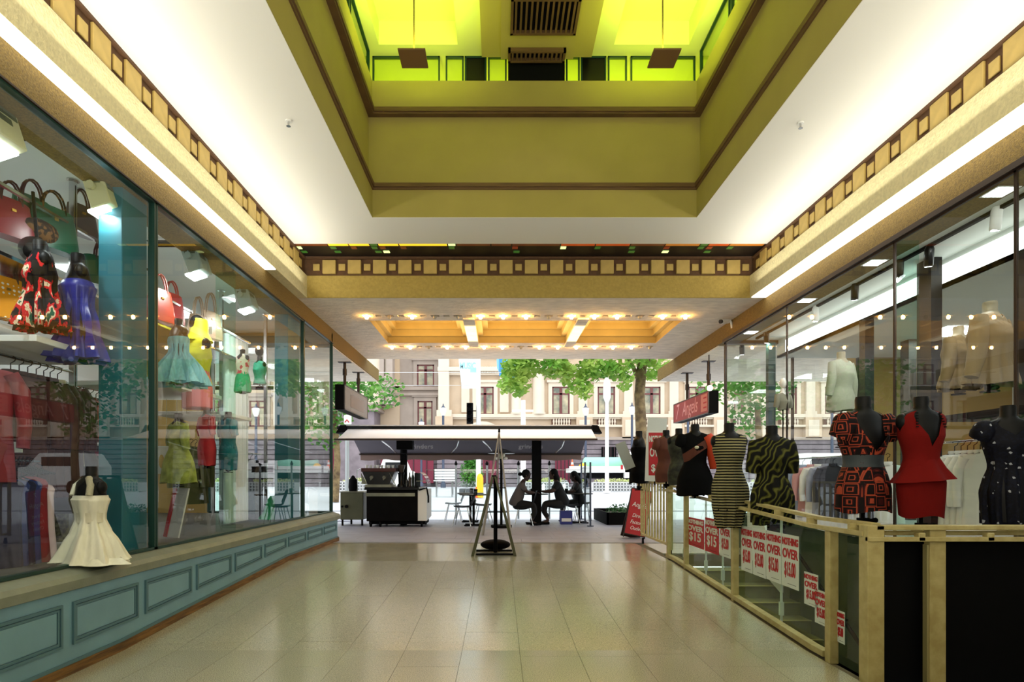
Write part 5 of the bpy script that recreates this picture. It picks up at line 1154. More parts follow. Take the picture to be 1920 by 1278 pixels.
# basket planters of flowers
m_bask = M('white_mesh_basket', (214, 214, 214), .7)
def basket(px0, px1, pyb, Y, lb):
    z = gz(Y); xa, xb = X_(px0, Y), X_(px1, Y); h = .5
    t = thing('flower_planter', lb, 'planter', ((xa+xb)/2, Y, z))
    part('liner', MB().box(xa+.05, xb-.05, Y-.35, Y+.35, z, z+h-.04), M('liner_grey', (140, 142, 142), .8), t, world=True)
    b = MB(); n = int((xb-xa)/.16)
    for i in range(n+1): x = xa+(xb-xa)*i/n; b.box(x-.02, x+.02, Y-.42, Y-.38, z, z+h)
    for i in range(4): b.box(xa, xb, Y-.42, Y-.38, z+h*i/3-.02, z+h*i/3+.02)
    b.box(xa-.02, xa+.02, Y-.4, Y+.4, z, z+h).box(xb-.02, xb+.02, Y-.4, Y+.4, z, z+h)
    part('mesh_side', b, m_bask, t, world=True, kind='stuff')
    lf = MB(); leaves(lf, ((xa+xb)/2, Y, z+h+.06), ((xb-xa)/2*.95, .35, .16), int(160*(xb-xa)), .10, int(px0))
    part('flowers', lf, leafmat('pale_flower', (226, 226, 170), (170, 190, 110), .3), t, world=True, kind='stuff')
basket(1110, 1200, 918, 33, 'white basket planter of pale flowers right of the white pole'); basket(984, 1064, 918, 33, 'white basket planter of pale flowers behind the seated women'); basket(1012, 1062, 908, 38, 'farther basket planter behind the seated women')
basket(640, 700, 918, 34, 'white basket planter behind the coffee cart'); basket(1230, 1330, 918, 33, 'white basket planter behind the hanging red sign'); basket(1400, 1520, 918, 33, 'white basket planter beyond the right shop'); basket(330, 450, 918, 33, 'white basket planter far left')
# low black planter
Y = 14.3; t = thing('low_planter', 'low black planter of green herbs right of the glass screen', 'planter', (X_(1150, Y), Y, .18))
b = MB(); xa, xb = X_(1112, Y+1), X_(1206, Y)
b.prism([(X_(1138, Y), .18), (X_(1215, Y), .18), (X_(1215, Y), .18+.30), (X_(1138, Y), .18+.30)], 'y', Y, Y+.05)
b.box(X_(1138, Y), X_(1138, Y)+.05, Y, Y+2.0, .18, .48).box(X_(1138, Y), X_(1215, Y), Y+1.95, Y+2.0, .18, .48)
part('box', b, m_black, t, world=True); part('soil', MB().box(X_(1138, Y)+.05, X_(1215, Y), Y+.05, Y+1.95, .18, .40), M('soil', (60, 50, 40), .9), t, world=True)
lf = MB(); leaves(lf, (X_(1175, Y), Y+.6, .50), (.42, .45, .16), 420, .055, 9); part('foliage', lf, leafmat('herb_leaf', (96, 140, 80), (60, 100, 60)), t, world=True, kind='stuff')

# ---- poles, banners, lamps
def pole(px, Y, pyt, r, lb, mat=m_white, nm='street_pole', extra=None):
    x = X_(px, Y); t = thing(nm, lb, 'pole', (x, Y, gz(Y)))
    part('shaft', MB().cyl((x, Y, gz(Y)), (x, Y, Z_(pyt, Y)), r, r*.8), mat, t, world=True, smooth=True)
    part('foot', MB().cyl((x, Y, gz(Y)), (x, Y, gz(Y)+.12), r*1.8), mat, t, world=True)
    if extra: extra(t, x, Y)
    return t
pole(1138, 31, 715, .11, 'white street light pole in front of the third maroon window', extra=lambda t, x, Y: part('lamp_head', MB().lathe([(.09, 0), (.2, .3), (.19, 1.0), (.1, 1.3), (.03, 1.35)], (x, Y, Z_(755, Y)), n=16), m_white, t, world=True, smooth=True))
pole(981, 31, 750, .15, 'white pole with white cross arms left of the first maroon window', extra=lambda t, x, Y: part('cross_arm', MB().box(X_(960, Y), X_(1000, Y), Y-.06, Y+.06, Z_(772, Y), Z_(768, Y)), m_white, t, world=True))
def light_x(t, x, Y):
    part('banner_arm', MB().cyl((x, Y, Z_(668, Y)), (x-1.9, Y, Z_(668, Y)), .03), m_white, t, world=True)
    for i, py in enumerate((762, 775, 788)):
        h = part('signal_head', MB().cb((x-.40, Y-.05, Z_(py, Y)), (.3, .22, .32)), m_black, t, world=True)
        part('visor', MB().cyl((x-.40, Y-.16, Z_(py, Y)), (x-.40, Y-.34, Z_(py, Y)), .13, .12, cap=False), m_black, h, world=True)
    part('signal_mount', MB().box(x-.5, x-.05, Y-.03, Y+.03, Z_(770, Y)-.02, Z_(770, Y)+.02), m_black, t, world=True)
pole(897, 28, 560, .12, 'tall white pole carrying traffic signals and a street banner', extra=light_x)
t = thing('street_banner', 'pale blue and white street banner hanging from the tall white pole', 'banner', (X_(878, 28), 28, Z_(728, 28)))
part('cloth', MB().prism([(X_(852, 28), Z_(600, 28)), (X_(866, 28), Z_(728, 28)), (X_(893, 28), Z_(728, 28)), (X_(895, 28), Z_(600, 28))], 'y', 27.99, 28.01), M('banner_white', (222, 236, 240), .7), t, world=True)
m_bb = M('banner_blue', (150, 206, 220), .7)
lettering('MUSIC', .42, m_bb, t, (X_(877, 28), 27.97, Z_(686, 28)), (R(90), 0, 0), sx=.62, bold=.01)
part('blue_patch', MB().box(X_(882, 28), X_(894, 28), 27.97, 27.985, Z_(698, 28), Z_(690, 28)), m_bb, t, world=True)
t = thing('street_banner', 'blue street banner half hidden by the plane tree leaves', 'banner', (X_(945, 28), 28, Z_(722, 28)))
part('cloth', MB().prism([(X_(928, 28), Z_(610, 28)), (X_(932, 28), Z_(690, 28)), (X_(950, 28), Z_(726, 28)), (X_(966, 28), Z_(715, 28)), (X_(966, 28), Z_(610, 28))], 'y', 27.99, 28.01), M('banner_sky', (120, 180, 210), .7), t, world=True)
part('blue_strip', MB().box(X_(936, 28), X_(948, 28), 27.97, 27.985, Z_(705, 28), Z_(640, 28)), M('banner_deep', (50, 130, 190), .7), t, world=True)
part('hanger_arm', MB().cyl((X_(897, 28)+.1, 28, Z_(612, 28)), (X_(968, 28), 28, Z_(612, 28)), .03), m_white, t, world=True)
m_iron = M('blue_black_iron', (60, 70, 90), .5)
def lantern(px, pyt, Y, lb, s=1.0, base=None):
    x = X_(px, Y); z = Z_(pyt, Y); t = thing('lantern_post', lb, 'street lamp', (x, Y, base if base is not None else z-1.8*s))
    part('globe', MB().lathe([(.09*s, -.62*s), (.17*s, -.45*s), (.22*s, -.18*s), (.12*s, -.12*s)], (x, Y, z), n=12), M('lantern_white', (240, 240, 236), .3), t, world=True, smooth=True)
    part('cap', MB().lathe([(.15*s, -.13*s), (.10*s, -.08*s), (.05*s, -.02*s), (.03*s, .1*s), (.01*s, .12*s)], (x, Y, z), n=12), m_iron, t, world=True, smooth=True)
    zb = base if base is not None else z-1.8*s
    part('post', MB().lathe([(.16*s, 0), (.16*s, .25*s), (.09*s, .35*s), (.12*s, .55*s), (.08*s, .75*s), (.07*s, z-.62*s-zb)], (x, Y, zb), n=12), m_iron, t, world=True, smooth=True)
lantern(831, 760, 40, 'white lantern on blue iron post in front of the corner pilaster', 1.1, base=gz(40)); lantern(790, 787, 42, 'lower white lantern just above the awning', 1.0, base=gz(42)); lantern(1098, 760, 41, 'white lantern on iron post between the maroon windows', 1.15, base=gz(41)); lantern(1185, 758, 41, 'white lantern on iron post left of the tree trunk', 1.15, base=gz(41))
lantern(1290, 760, 41, 'white lantern behind the hanging red sign', 1.15, base=gz(41)); lantern(1560, 750, 38, 'white lantern beyond the right shop', 1.2, base=gz(38)); lantern(480, 760, 40, 'white lantern far to the left', 1.2, base=gz(40))
for i, (py, lb) in enumerate(((698, 'upper overhead tram wire'), (722, 'lower overhead tram wire'))):
    solo('tram_wire', MB().cyl((-40, 26, Z_(py, 26)), (X_(880, 26) if i else 40, 26, Z_(py, 26)), .012, n=5), m_chrome, lb+' across the pale facade', 'wire')

# ---- vehicles
def wheel(mb, x, y, z, r, w=.22): mb.cyl((x, y, z), (x, y+w, z), r, n=20)
Y = 37; z0 = gz(Y)
t = thing('tanker_truck', 'flatbed truck with a pale green tank and a traffic cone on its tray', 'truck', (X_(1130, Y), Y, z0))
xa, xb = X_(1064, Y), X_(1206, Y)
part('tray', MB().box(xa, xb, Y-.9, Y+.9, Z_(886, Y), Z_(878, Y)).box(xa, xb, Y-.95, Y-.9, Z_(886, Y), Z_(874, Y)), m_white, t, world=True, bev=.02)
part('tank', MB().cyl((X_(1098, Y), Y, Z_(868, Y)), (X_(1165, Y), Y, Z_(868, Y)), .37, n=28).ball((X_(1098, Y), Y, Z_(868, Y)), (.2, .37, .37)).ball((X_(1165, Y), Y, Z_(868, Y)), (.2, .37, .37)), M('mint_tank', (150, 210, 186), .4), t, world=True, smooth=True)
part('cab', MB().prism([(X_(1165, Y), Z_(896, Y)), (X_(1215, Y), Z_(896, Y)), (X_(1215, Y), Z_(872, Y)), (X_(1203, Y), Z_(848, Y)), (X_(1165, Y), Z_(848, Y))], 'y', Y-.95, Y+.95), m_white, t, world=True, bev=.03)
part('cab_window', MB().box(X_(1176, Y), X_(1198, Y), Y-.97, Y-.95, Z_(868, Y), Z_(853, Y)), m_blackg, t, world=True)
part('chassis', MB().box(xa+.2, xb, Y-.6, Y+.6, Z_(896, Y), Z_(886, Y)), m_black, t, world=True)
b = MB(); [wheel(b, x_, Y-.9, z0+.42, .42) for x_ in (X_(1085, Y), X_(1180, Y))]; part('wheels', b, m_black, t, world=True)
part('yellow_drum', MB().ball((X_(1091, Y), Y-.4, Z_(876, Y)), (.26, .26, .26)), M('drum_yellow', (236, 186, 30), .5), t, world=True, smooth=True)
part('tail_light', MB().box(X_(1158, Y), X_(1162, Y), Y-.97, Y-.95, Z_(880, Y), Z_(872, Y)), m_red, t, world=True)
def cone(px, pyb, Y, s, lb, z=None):
    x = X_(px, Y); z = Z_(pyb, Y) if z is None else z; t = thing('traffic_cone', lb, 'traffic cone', (x, Y, z))
    o_ = M('cone_orange', (236, 92, 40), .5)
    part('cone_body', MB().lathe([(.16*s, .03), (.03*s, .7*s), (.02*s, .71*s)], (x, Y, z), n=16), o_, t, world=True, smooth=True)
    part('base', MB().box(x-.2*s, x+.2*s, Y-.2*s, Y+.2*s, z, z+.03), o_, t, world=True)
    part('white_band', MB().lathe([(.108*s, .32*s), (.075*s, .5*s)], (x, Y, z), n=16), m_white, t, world=True)
cone(1073, 878, 37, .8, 'orange and white traffic cone standing on the truck tray'); cone(893, 912, 27, .7, 'orange traffic cone beside the topiary', z=gz(27))
Y = 27; solo('yellow_bollard', MB().lathe([(.16, 0), (.16, .1), (.15, .9), (.1, 1.05), (.02, 1.1)], (X_(900, Y), Y, gz(Y)), n=16), M('bollard_yellow', (240, 190, 20), .5), 'yellow bollard beside the topiary and cone', 'bollard', smooth=True)
def van(px0, px1, pyt, Y, lb, name='van'):
    z0 = gz(Y); xa, xb = X_(px0, Y), X_(px1, Y); zt_ = Z_(pyt, Y); t = thing(name, lb, 'vehicle', ((xa+xb)/2, Y, z0)); w = xb-xa
    part('body', MB().prism([(xa, z0+.3), (xb, z0+.3), (xb, z0+(zt_-z0)*.62), (xb-w*.12, z0+(zt_-z0)*.64), (xb-w*.28, zt_), (xa+w*.12, zt_), (xa, z0+(zt_-z0)*.65)], 'y', Y-.8, Y+.8), m_white, t, world=True, bev=.05)
    part('side_window', MB().box(xa+w*.2, xb-w*.32, Y-.82, Y-.8, z0+(zt_-z0)*.66, z0+(zt_-z0)*.9), m_blackg, t, world=True)
    b = MB(); [wheel(b, x_, Y-.82, z0+.32, .32) for x_ in (xa+w*.2, xb-w*.2)]; part('wheels', b, m_black, t, world=True)
van(716, 775, 861, 33, 'white van parked behind the coffee cart'); van(180, 330, 850, 30, 'white van parked far to the left'); van(1480, 1620, 850, 34, 'white van parked far to the right')
Y = 28; t = thing('street_bench', 'white slatted bench seen beyond the café chairs', 'bench', (X_(833, Y), Y, gz(Y)))
for i in range(4): part('slat', MB().box(X_(815, Y), X_(854, Y), Y+.0-.02*i, Y+.03-.02*i, Z_(898-5*i, Y)+.0, Z_(898-5*i, Y)+.10), m_white, t, world=True)
for i in range(3): part('seat_slat', MB().box(X_(815, Y), X_(854, Y), Y-.5+.16*i, Y-.38+.16*i, Z_(900, Y)-.04, Z_(900, Y)), m_white, t, world=True)
for px in (820, 849): part('leg', MB().box(X_(px, Y)-.03, X_(px, Y)+.03, Y-.45, Y+.03, gz(Y), Z_(900, Y)), m_chrome, t, world=True)
for (px, Y, mt) in ((1019, 22, m_white), (1058, 22, m_white)):
    solo('white_bollard', MB().lathe([(.06, 0), (.06, .75), (.04, .8), (.01, .82)], (X_(px, Y), Y, gz(Y)), n=14), mt, 'white bollard behind the seated women, '+('left of two' if px == 1019 else 'right of two'), 'bollard', 'white bollards behind the seated women', smooth=True)
t = thing('information_post', 'grey post with a white round-topped transit sign left of the awning', 'sign', (X_(651, 20), 20, gz(20)))
part('post', MB().cyl((X_(651, 20), 20, gz(20)), (X_(651, 20), 20, Z_(820, 20)), .07), M('post_grey', (150, 156, 156), .4, metal=.4), t, world=True, smooth=True)
part('sign_box', MB().box(X_(646, 20), X_(658, 20), 19.9, 20.1, Z_(795, 20), Z_(778, 20)), m_white, t, world=True, bev=.02)
part('red_roundel', MB().tube([(X_(648, 20), 19.89, Z_(792, 20)), (X_(652, 20), 19.89, Z_(787, 20)), (X_(656, 20), 19.89, Z_(792, 20))], .02, 6), m_red, t, world=True)

# ================================================================ AWNING
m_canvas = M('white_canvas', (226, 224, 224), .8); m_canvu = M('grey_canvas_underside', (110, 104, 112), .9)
def canvas_mat():
    m = bpy.data.materials.new('thin_canvas'); m.use_nodes = True; nt = m.node_tree; p = nt.nodes['Principled BSDF']
    p.inputs['Base Color'].default_value = (*sr((250, 250, 252)), 1); p.inputs['Roughness'].default_value = .85
    t = nt.nodes.new('ShaderNodeBsdfTranslucent'); t.inputs[0].default_value = (.9, .88, .88, 1); mx = nt.nodes.new('ShaderNodeMixShader'); mx.inputs[0].default_value = .12
    nt.links.new(p.outputs[0], mx.inputs[1]); nt.links.new(t.outputs[0], mx.inputs[2]); nt.links.new(mx.outputs[0], nt.nodes['Material Output'].inputs[0])
    return m
m_cv = canvas_mat()
AYf, AYs, AYb = 13.0, 14.3, 15.6
zf, zs, zb_ = Z_(822, AYf), Z_(803, AYs), Z_(850, AYb)
t = thing('cafe_awning', 'wide white double-sided café awning on black posts outside the arcade', 'awning', (X_(880, AYs), AYs, .18))
def slab4(a, b_, c, d, th):
    n = (Vector(b_)-Vector(a)).cross(Vector(d)-Vector(a)).normalized()*th
    v = [Vector(p) for p in (a, b_, c, d)]; return MB().add(v+[p+n for p in v], [(0, 3, 2, 1), (4, 5, 6, 7), (0, 1, 5, 4), (1, 2, 6, 5), (2, 3, 7, 6), (3, 0, 4, 7)])
part('front_canvas', slab4((X_(634, AYf), AYf, zf), (X_(1118, AYf), AYf, zf), (X_(1108, AYs), AYs-.05, zs-.02), (X_(654, AYs), AYs-.05, zs-.02), .01), m_cv, t, world=True)
part('front_bar', MB().box(X_(627, AYf), X_(1120, AYf), AYf-.03, AYf+.03, zf-.04, zf+.0), m_dark, t, world=True)
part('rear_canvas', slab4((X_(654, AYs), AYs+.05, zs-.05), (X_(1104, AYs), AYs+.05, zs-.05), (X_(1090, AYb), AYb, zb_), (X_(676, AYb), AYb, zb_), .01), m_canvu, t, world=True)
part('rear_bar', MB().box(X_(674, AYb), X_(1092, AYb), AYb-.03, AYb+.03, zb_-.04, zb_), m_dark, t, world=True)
m_val = M('printed_valance', (150, 126, 118), .8)
n = 26; v = []
for i in range(n+1):
    x = X_(676, AYb)+(X_(1090, AYb)-X_(676, AYb))*i/n; v.append([(x, AYb, zb_-.04), (x, AYb+.012, zb_-.04), (x, AYb+.012, zb_-.17-.02*math.sin(i*1.7)), (x, AYb, zb_-.17-.02*math.sin(i*1.7))])
part('rear_valance', MB().ring(v), m_val, t, world=True)
part('spine_box', MB().box(X_(634, AYs), X_(1122, AYs), AYs-.12, AYs+.12, Z_(805, AYs), Z_(799, AYs)), m_blackg, t, world=True)
part('spine_cap', MB().box(X_(640, AYs), X_(1112, AYs), AYs-.14, AYs+.14, Z_(799, AYs), Z_(797, AYs)), M('spine_grey', (190, 192, 196), .5), t, world=True)
for px, s in ((1108, 1), (652, -1)):
    part('end_bracket', MB().prism([(X_(px, AYs), Z_(798, AYs)), (X_(px, AYs)+s*.13, Z_(798, AYs)), (X_(px, AYs)+s*.24, Z_(813, AYs)), (X_(px, AYs)+s*.0, Z_(811, AYs))], 'y', AYs-.2, AYs+.2), m_black, t, world=True)
for px, r in ((1006, .15), (757, .10)):
    part('post', MB().box(X_(px, AYs)-r*.75, X_(px, AYs)+r*.75, AYs-.07, AYs+.07, .18, zs-.05), m_black, t, world=True)
for (pa, pb) in ((716, 742), (860, 846), (905, 925), (1058, 1042)):
    part('folding_arm', MB().tube([W_(pa, 826, 13.4), W_((pa+pb)/2+3, 838, 14.4), W_(pb, 848, 15.3)], .018, 6), m_chrome, t, world=True)
m_logo = M('awning_logo', (206, 204, 210), .7)
for px in (1000, 795):
    sl = math.atan2(zs-zb_, AYb-AYs); ym_ = AYs+.75; zm_ = zs-.05-(zs-zb_-.05)*(.7/1.25)
    lettering('grinders', .15, m_logo, t, (X_(px-5, ym_), ym_-.06, zm_-.07), (R(90)+0, 0, 0), sx=1.25, bold=.002)
    part('logo_grinder', MB().tube([(X_(px, ym_)-.11, ym_-.07, zm_+.06), (X_(px, ym_)-.03, ym_-.07, zm_+.16), (X_(px, ym_)+.03, ym_-.07, zm_+.16), (X_(px, ym_)+.11, ym_-.07, zm_+.06)], .008, 5).tube([(X_(px, ym_)-.06, ym_-.07, zm_+.09), (X_(px, ym_)+.06, ym_-.07, zm_+.09)], .006, 5), m_logo, t, world=True)
solo('black_speaker_box', MB().box(X_(746, 13.9), X_(775, 13.9), 13.7, 14.0, Z_(843, 13.9), Z_(823, 13.9)).cyl((X_(757, 13.9), 13.9, Z_(843, 13.9)), (X_(757, 13.9), 13.9, Z_(850, 13.9)), .08), m_black, 'black box hanging under the awning at the left post', 'speaker', bev=.004)
# patio heater
Y = 13.6; x = X_(940, Y); t = thing('patio_heater', 'black patio heater with a wide hood under the awning', 'heater', (x, Y, .18))
part('pole', MB().cyl((x, Y, .18), (x, Y, Z_(858, Y)), .03), m_black, t, world=True, smooth=True)
part('hood', MB().lathe([(.31, 0), (.30, .015), (.10, .10), (.02, .12)], (x, Y, Z_(850, Y)), n=28), m_blackg, t, world=True, smooth=True)
part('burner', MB().cyl((x, Y, Z_(860, Y)), (x, Y, Z_(849, Y)), .09), m_steel, t, world=True, smooth=True)
for s in (-1, 1): part('heat_lamp', MB().ball((x+s*.1, Y-.05, Z_(859, Y)), (.045, .045, .035)), M('heater_lamp_white', (236, 236, 230), .4), t, world=True, smooth=True)
part('base', MB().cyl((x, Y, .18), (x, Y, .24), .24), m_black, t, world=True, smooth=True)
# glass screens
for i, px in enumerate((855, 913, 972, 1030)):
    Y = 16.4; x = X_(px, Y); t = thing('screen_post', 'thin grey screen post with a black cap behind the café tables, '+ORD[i]+(' from the left' if i else ''), 'post', (x, Y, .18), 0, 'screen posts behind the café tables')
    part('shaft', MB().cyl((x, Y, .18), (x, Y, Z_(872, Y)), .028), M('post_grey'), t, world=True, smooth=True); part('cap', MB().lathe([(.03, 0), (.045, .04), (.01, .13)], (x, Y, Z_(872, Y)), n=12), m_black, t, world=True, smooth=True)
t = thing('glass_screen', 'long clear glass wind screen behind the café tables', 'screen', (X_(930, 16.45), 16.45, .18))
for (a, c) in ((797, 855), (855, 913), (913, 972), (972, 1030), (1030, 1088)): part('pane', MB().box(X_(a, 16.45)+.03, X_(c, 16.45)-.03, 16.44, 16.455, .3, Z_(881, 16.45)), g_out, t, world=True)
part('top_rail', MB().box(X_(797, 16.45), X_(1088, 16.45), 16.435, 16.46, Z_(881, 16.45), Z_(880, 16.45)), m_chrome, t, world=True)
t = thing('side_glass_screen', 'glass wind screen edge-on at the right end of the café', 'screen', (X_(1100, 14.6), 14.6, .18))
for (px, Y) in ((1107, 13.9), (1097, 14.8), (1090, 16.2)):
    x = X_(px, Y); part('post', MB().cyl((x, Y, .18), (x, Y, Z_(866, Y)), .022), m_iron, t, world=True, smooth=True); part('foot', MB().cyl((x, Y, .18), (x, Y, .20), .08), m_iron, t, world=True)
b = MB(); p0, p1, p2 = (X_(1107, 13.9), 13.9), (X_(1097, 14.8), 14.8), (X_(1090, 16.2), 16.2)
for q0, q1 in ((p0, p1), (p1, p2)): b = MB().ring([[(q0[0]-.005, q0[1], .3), (q0[0]+.005, q0[1], .3), (q0[0]+.005, q0[1], 1.6), (q0[0]-.005, q0[1], 1.6)], [(q1[0]-.005, q1[1], .3), (q1[0]+.005, q1[1], .3), (q1[0]+.005, q1[1], 1.6), (q1[0]-.005, q1[1], 1.6)]]); part('pane', b, g_out, t, world=True)
# ================================================================ COFFEE CART
Y = 13.7; G0 = .18
t = thing('coffee_cart', 'dark coffee cart with a steel edge and a white side panel under the awning', 'cart', (X_(740, Y), Y+.4, G0))
P = lambda px, py, y=Y: W_(px, py, y)
part('front_panel', MB().box(X_(687, Y), X_(783, Y), Y, Y+.9, Z_(977, Y), Z_(918, Y)), M('cart_print', (5, 4, 4), .7, rgb2=(10, 8, 8), scale=6, spec=.08), t, world=True, bev=.01)
part('steel_edge', MB().box(X_(686, Y), X_(778, Y), Y-.02, Y, Z_(930, Y), Z_(924, Y)), m_steel, t, world=True)
part('counter_top', MB().box(X_(684, Y), X_(786, Y), Y-.05, Y+1.0, Z_(918, Y), Z_(913, Y)), m_blackg, t, world=True, bev=.006)
part('side_panel', MB().prism([(Y+.02, Z_(976, Y)), (Y+.95, Z_(972, Y)), (Y+.95, Z_(917, Y)), (Y+.02, Z_(917, Y))], 'x', X_(783, Y)+.002, X_(800, Y)), m_white, t, world=True)
part('handle_bar', MB().tube([P(786, 918), P(800, 914), P(803, 930), P(803, 942)], .02, 8), m_black, t, world=True, smooth=True)
for px in (694, 712, 790):
    for yy_ in (Y+.08, Y+.85): w_ = part('wheel', MB().cyl((X_(px, Y)-.02, yy_, G0+.07), (X_(px, Y)+.02, yy_, G0+.07), .07, n=16).cb((X_(px, Y), yy_, G0+.14), (.04, .05, .08)), m_black, t, world=True)
part('undershelf', MB().box(X_(690, Y), X_(796, Y), Y+.1, Y+.85, G0+.06, Z_(977, Y)), m_black, t, world=True)
t = thing('espresso_machine', 'large dark red-brown espresso machine standing on the cart', 'coffee machine', (X_(708, Y), Y+.35, Z_(913, Y)))
part('machine_body', MB().prism([(X_(678, Y), Z_(884, Y)), (X_(688, Y), Z_(908, Y)), (X_(729, Y), Z_(908, Y)), (X_(739, Y), Z_(884, Y))], 'y', Y+.05, Y+.6), M('machine_dark', (24, 22, 22), .3), t, world=True)
part('top_cowl', MB().box(X_(676, Y), X_(741, Y), Y+.03, Y+.62, Z_(884, Y), Z_(877, Y)), M('machine_red', (66, 22, 14), .4), t, world=True, bev=.01)
for px in (682, 735): part('chrome_cheek', MB().prism([(X_(px-6, Y), Z_(886, Y)), (X_(px+6, Y), Z_(907, Y)), (X_(px-4 if px < 700 else px+4, Y), Z_(907, Y))], 'y', Y+.03, Y+.05), m_steel, t, world=True)
part('drip_tray', MB().box(X_(684, Y), X_(734, Y), Y+.02, Y+.6, Z_(913, Y), Z_(908, Y)), m_steel, t, world=True)
for i, px in enumerate((696, 720)): part('group_head', MB().cyl((X_(px, Y), Y+.0, Z_(895, Y)), (X_(px, Y), Y+.1, Z_(893, Y)), .04).cyl((X_(px, Y), Y-.08, Z_(899, Y)), (X_(px, Y), Y+.06, Z_(897, Y)), .015), m_steel, t, world=True)
cp = MB().lathe([(.028, 0), (.038, .07), (.036, .07), (.027, .006)], n=12)
cup0 = None
for i in range(8):
    x_ = X_(684+7*i, Y)
    if cup0 is None: cup0 = link('coffee_cup', cp.mesh('coffee_cup', m_white, smooth=True)); o = cup0; o['label'] = 'white cup standing on top of the espresso machine'; o['category'] = 'cup'; o['group'] = 'cups on the espresso machine'
    else: o = cup0.copy(); COL.objects.link(o)
    o['label'] = 'white cup on top of the espresso machine, '+ORD[i]+(' from the left' if 0 < i < 7 else '') if i < 7 else 'white cup on top of the espresso machine, rightmost'
    o.location = (x_, Y+.2+.05*(i % 3), Z_(877, Y)); OFF[o.name] = o.location.copy()
t = thing('coffee_grinder', 'black coffee grinder beside the espresso machine', 'grinder', (X_(748, Y), Y+.3, Z_(913, Y)))
part('body', MB().lathe([(.09, 0), (.09, .05), (.06, .08), (.07, .3), (.08, .34)], (X_(748, Y), Y+.3, Z_(913, Y)), n=16), m_blackg, t, world=True, smooth=True)
part('hopper', MB().lathe([(.05, .34), (.10, .5), (.10, .52), (.02, .53)], (X_(748, Y), Y+.3, Z_(913, Y)), n=16), M('smoke_hopper', (60, 50, 44), .2), t, world=True, smooth=True)
for i, (px, h, c, lb) in enumerate(((758, .26, (20, 20, 22), 'dark syrup bottle, left of the row on the cart'), (764, .34, (60, 40, 26), 'tall brown bottle in the row on the cart'), (770, .38, (24, 40, 30), 'tall green bottle in the row on the cart'), (776, .28, (120, 120, 118), 'grey bottle, right of the row on the cart'))):
    solo('bottle', MB().lathe([(.035, 0), (.036, h*.6), (.014, h*.78), (.013, h), (.002, h+.005)], (X_(px, Y), Y+.35, Z_(913, Y)), n=14), M('bottle_%d' % i, c, .15), lb, 'bottle', smooth=True)
t = thing('display_case', 'curved glass cake cabinet at the right end of the cart', 'cabinet', (X_(790, Y), Y+.5, Z_(913, Y)))
part('curved_glass', MB().ring([[(X_(780, Y)+.25*math.sin(a), y_, Z_(913, Y)+.36*math.cos(a)) for y_ in (Y+.1, Y+.85)]+[(X_(780, Y)+.24*math.sin(a), y_, Z_(913, Y)+.35*math.cos(a)) for y_ in (Y+.85, Y+.1)] for a in [R(90)*j/8 for j in range(9)]]), g_out, t, world=True, smooth=True)
part('case_shelf', MB().box(X_(778, Y), X_(796, Y), Y+.12, Y+.83, Z_(902, Y), Z_(901, Y)), m_steel, t, world=True)
part('case_back', MB().box(X_(776, Y), X_(779, Y), Y+.1, Y+.85, Z_(913, Y), Z_(886, Y)), m_black, t, world=True)
Y2 = 14.1
t = thing('steel_cabinet', 'small olive-grey steel cabinet on legs left of the coffee cart', 'cabinet', (X_(661, Y2), Y2+.3, G0))
part('box', MB().box(X_(638, Y2), X_(681, Y2), Y2, Y2+.6, Z_(974, Y2), Z_(923, Y2)), M('olive_steel', (84, 84, 62), .5, metal=.3, var=.1, scale=3), t, world=True, bev=.01)
part('cabinet_top', MB().box(X_(637, Y2), X_(682, Y2), Y2-.02, Y2+.62, Z_(923, Y2), Z_(921, Y2)), m_steel, t, world=True)
for px in (641, 649, 670, 678): part('leg', MB().cyl((X_(px, Y2), Y2+(.06 if px in (641, 678) else .5), G0), (X_(px, Y2), Y2+(.06 if px in (641, 678) else .5), Z_(974, Y2)), .025), m_black, t, world=True)
for px in (642, 650): part('gas_knob', MB().cyl((X_(px, Y2), Y2-.03, Z_(949, Y2)), (X_(px, Y2), Y2, Z_(949, Y2)), .025 if px == 642 else .04), m_black, t, world=True, smooth=True)
t = thing('milk_steamer', 'dark jug and tap set on top of the small steel cabinet', 'jug', (X_(658, Y2), Y2+.2, Z_(921, Y2)))
part('jug', MB().lathe([(.09, 0), (.11, .1), (.10, .28), (.05, .33), (.05, .36)], (X_(658, Y2), Y2+.2, Z_(921, Y2)), n=18), m_black, t, world=True, smooth=True)
part('lid_knob', MB().ball((X_(658, Y2), Y2+.2, Z_(893, Y2)), .03), m_black, t, world=True, smooth=True)
part('tap', MB().tube([(X_(666, Y2), Y2+.2, Z_(921, Y2)), (X_(666, Y2), Y2+.2, Z_(880, Y2)), (X_(672, Y2), Y2+.2, Z_(879, Y2))], .012, 6), m_chrome, t, world=True)
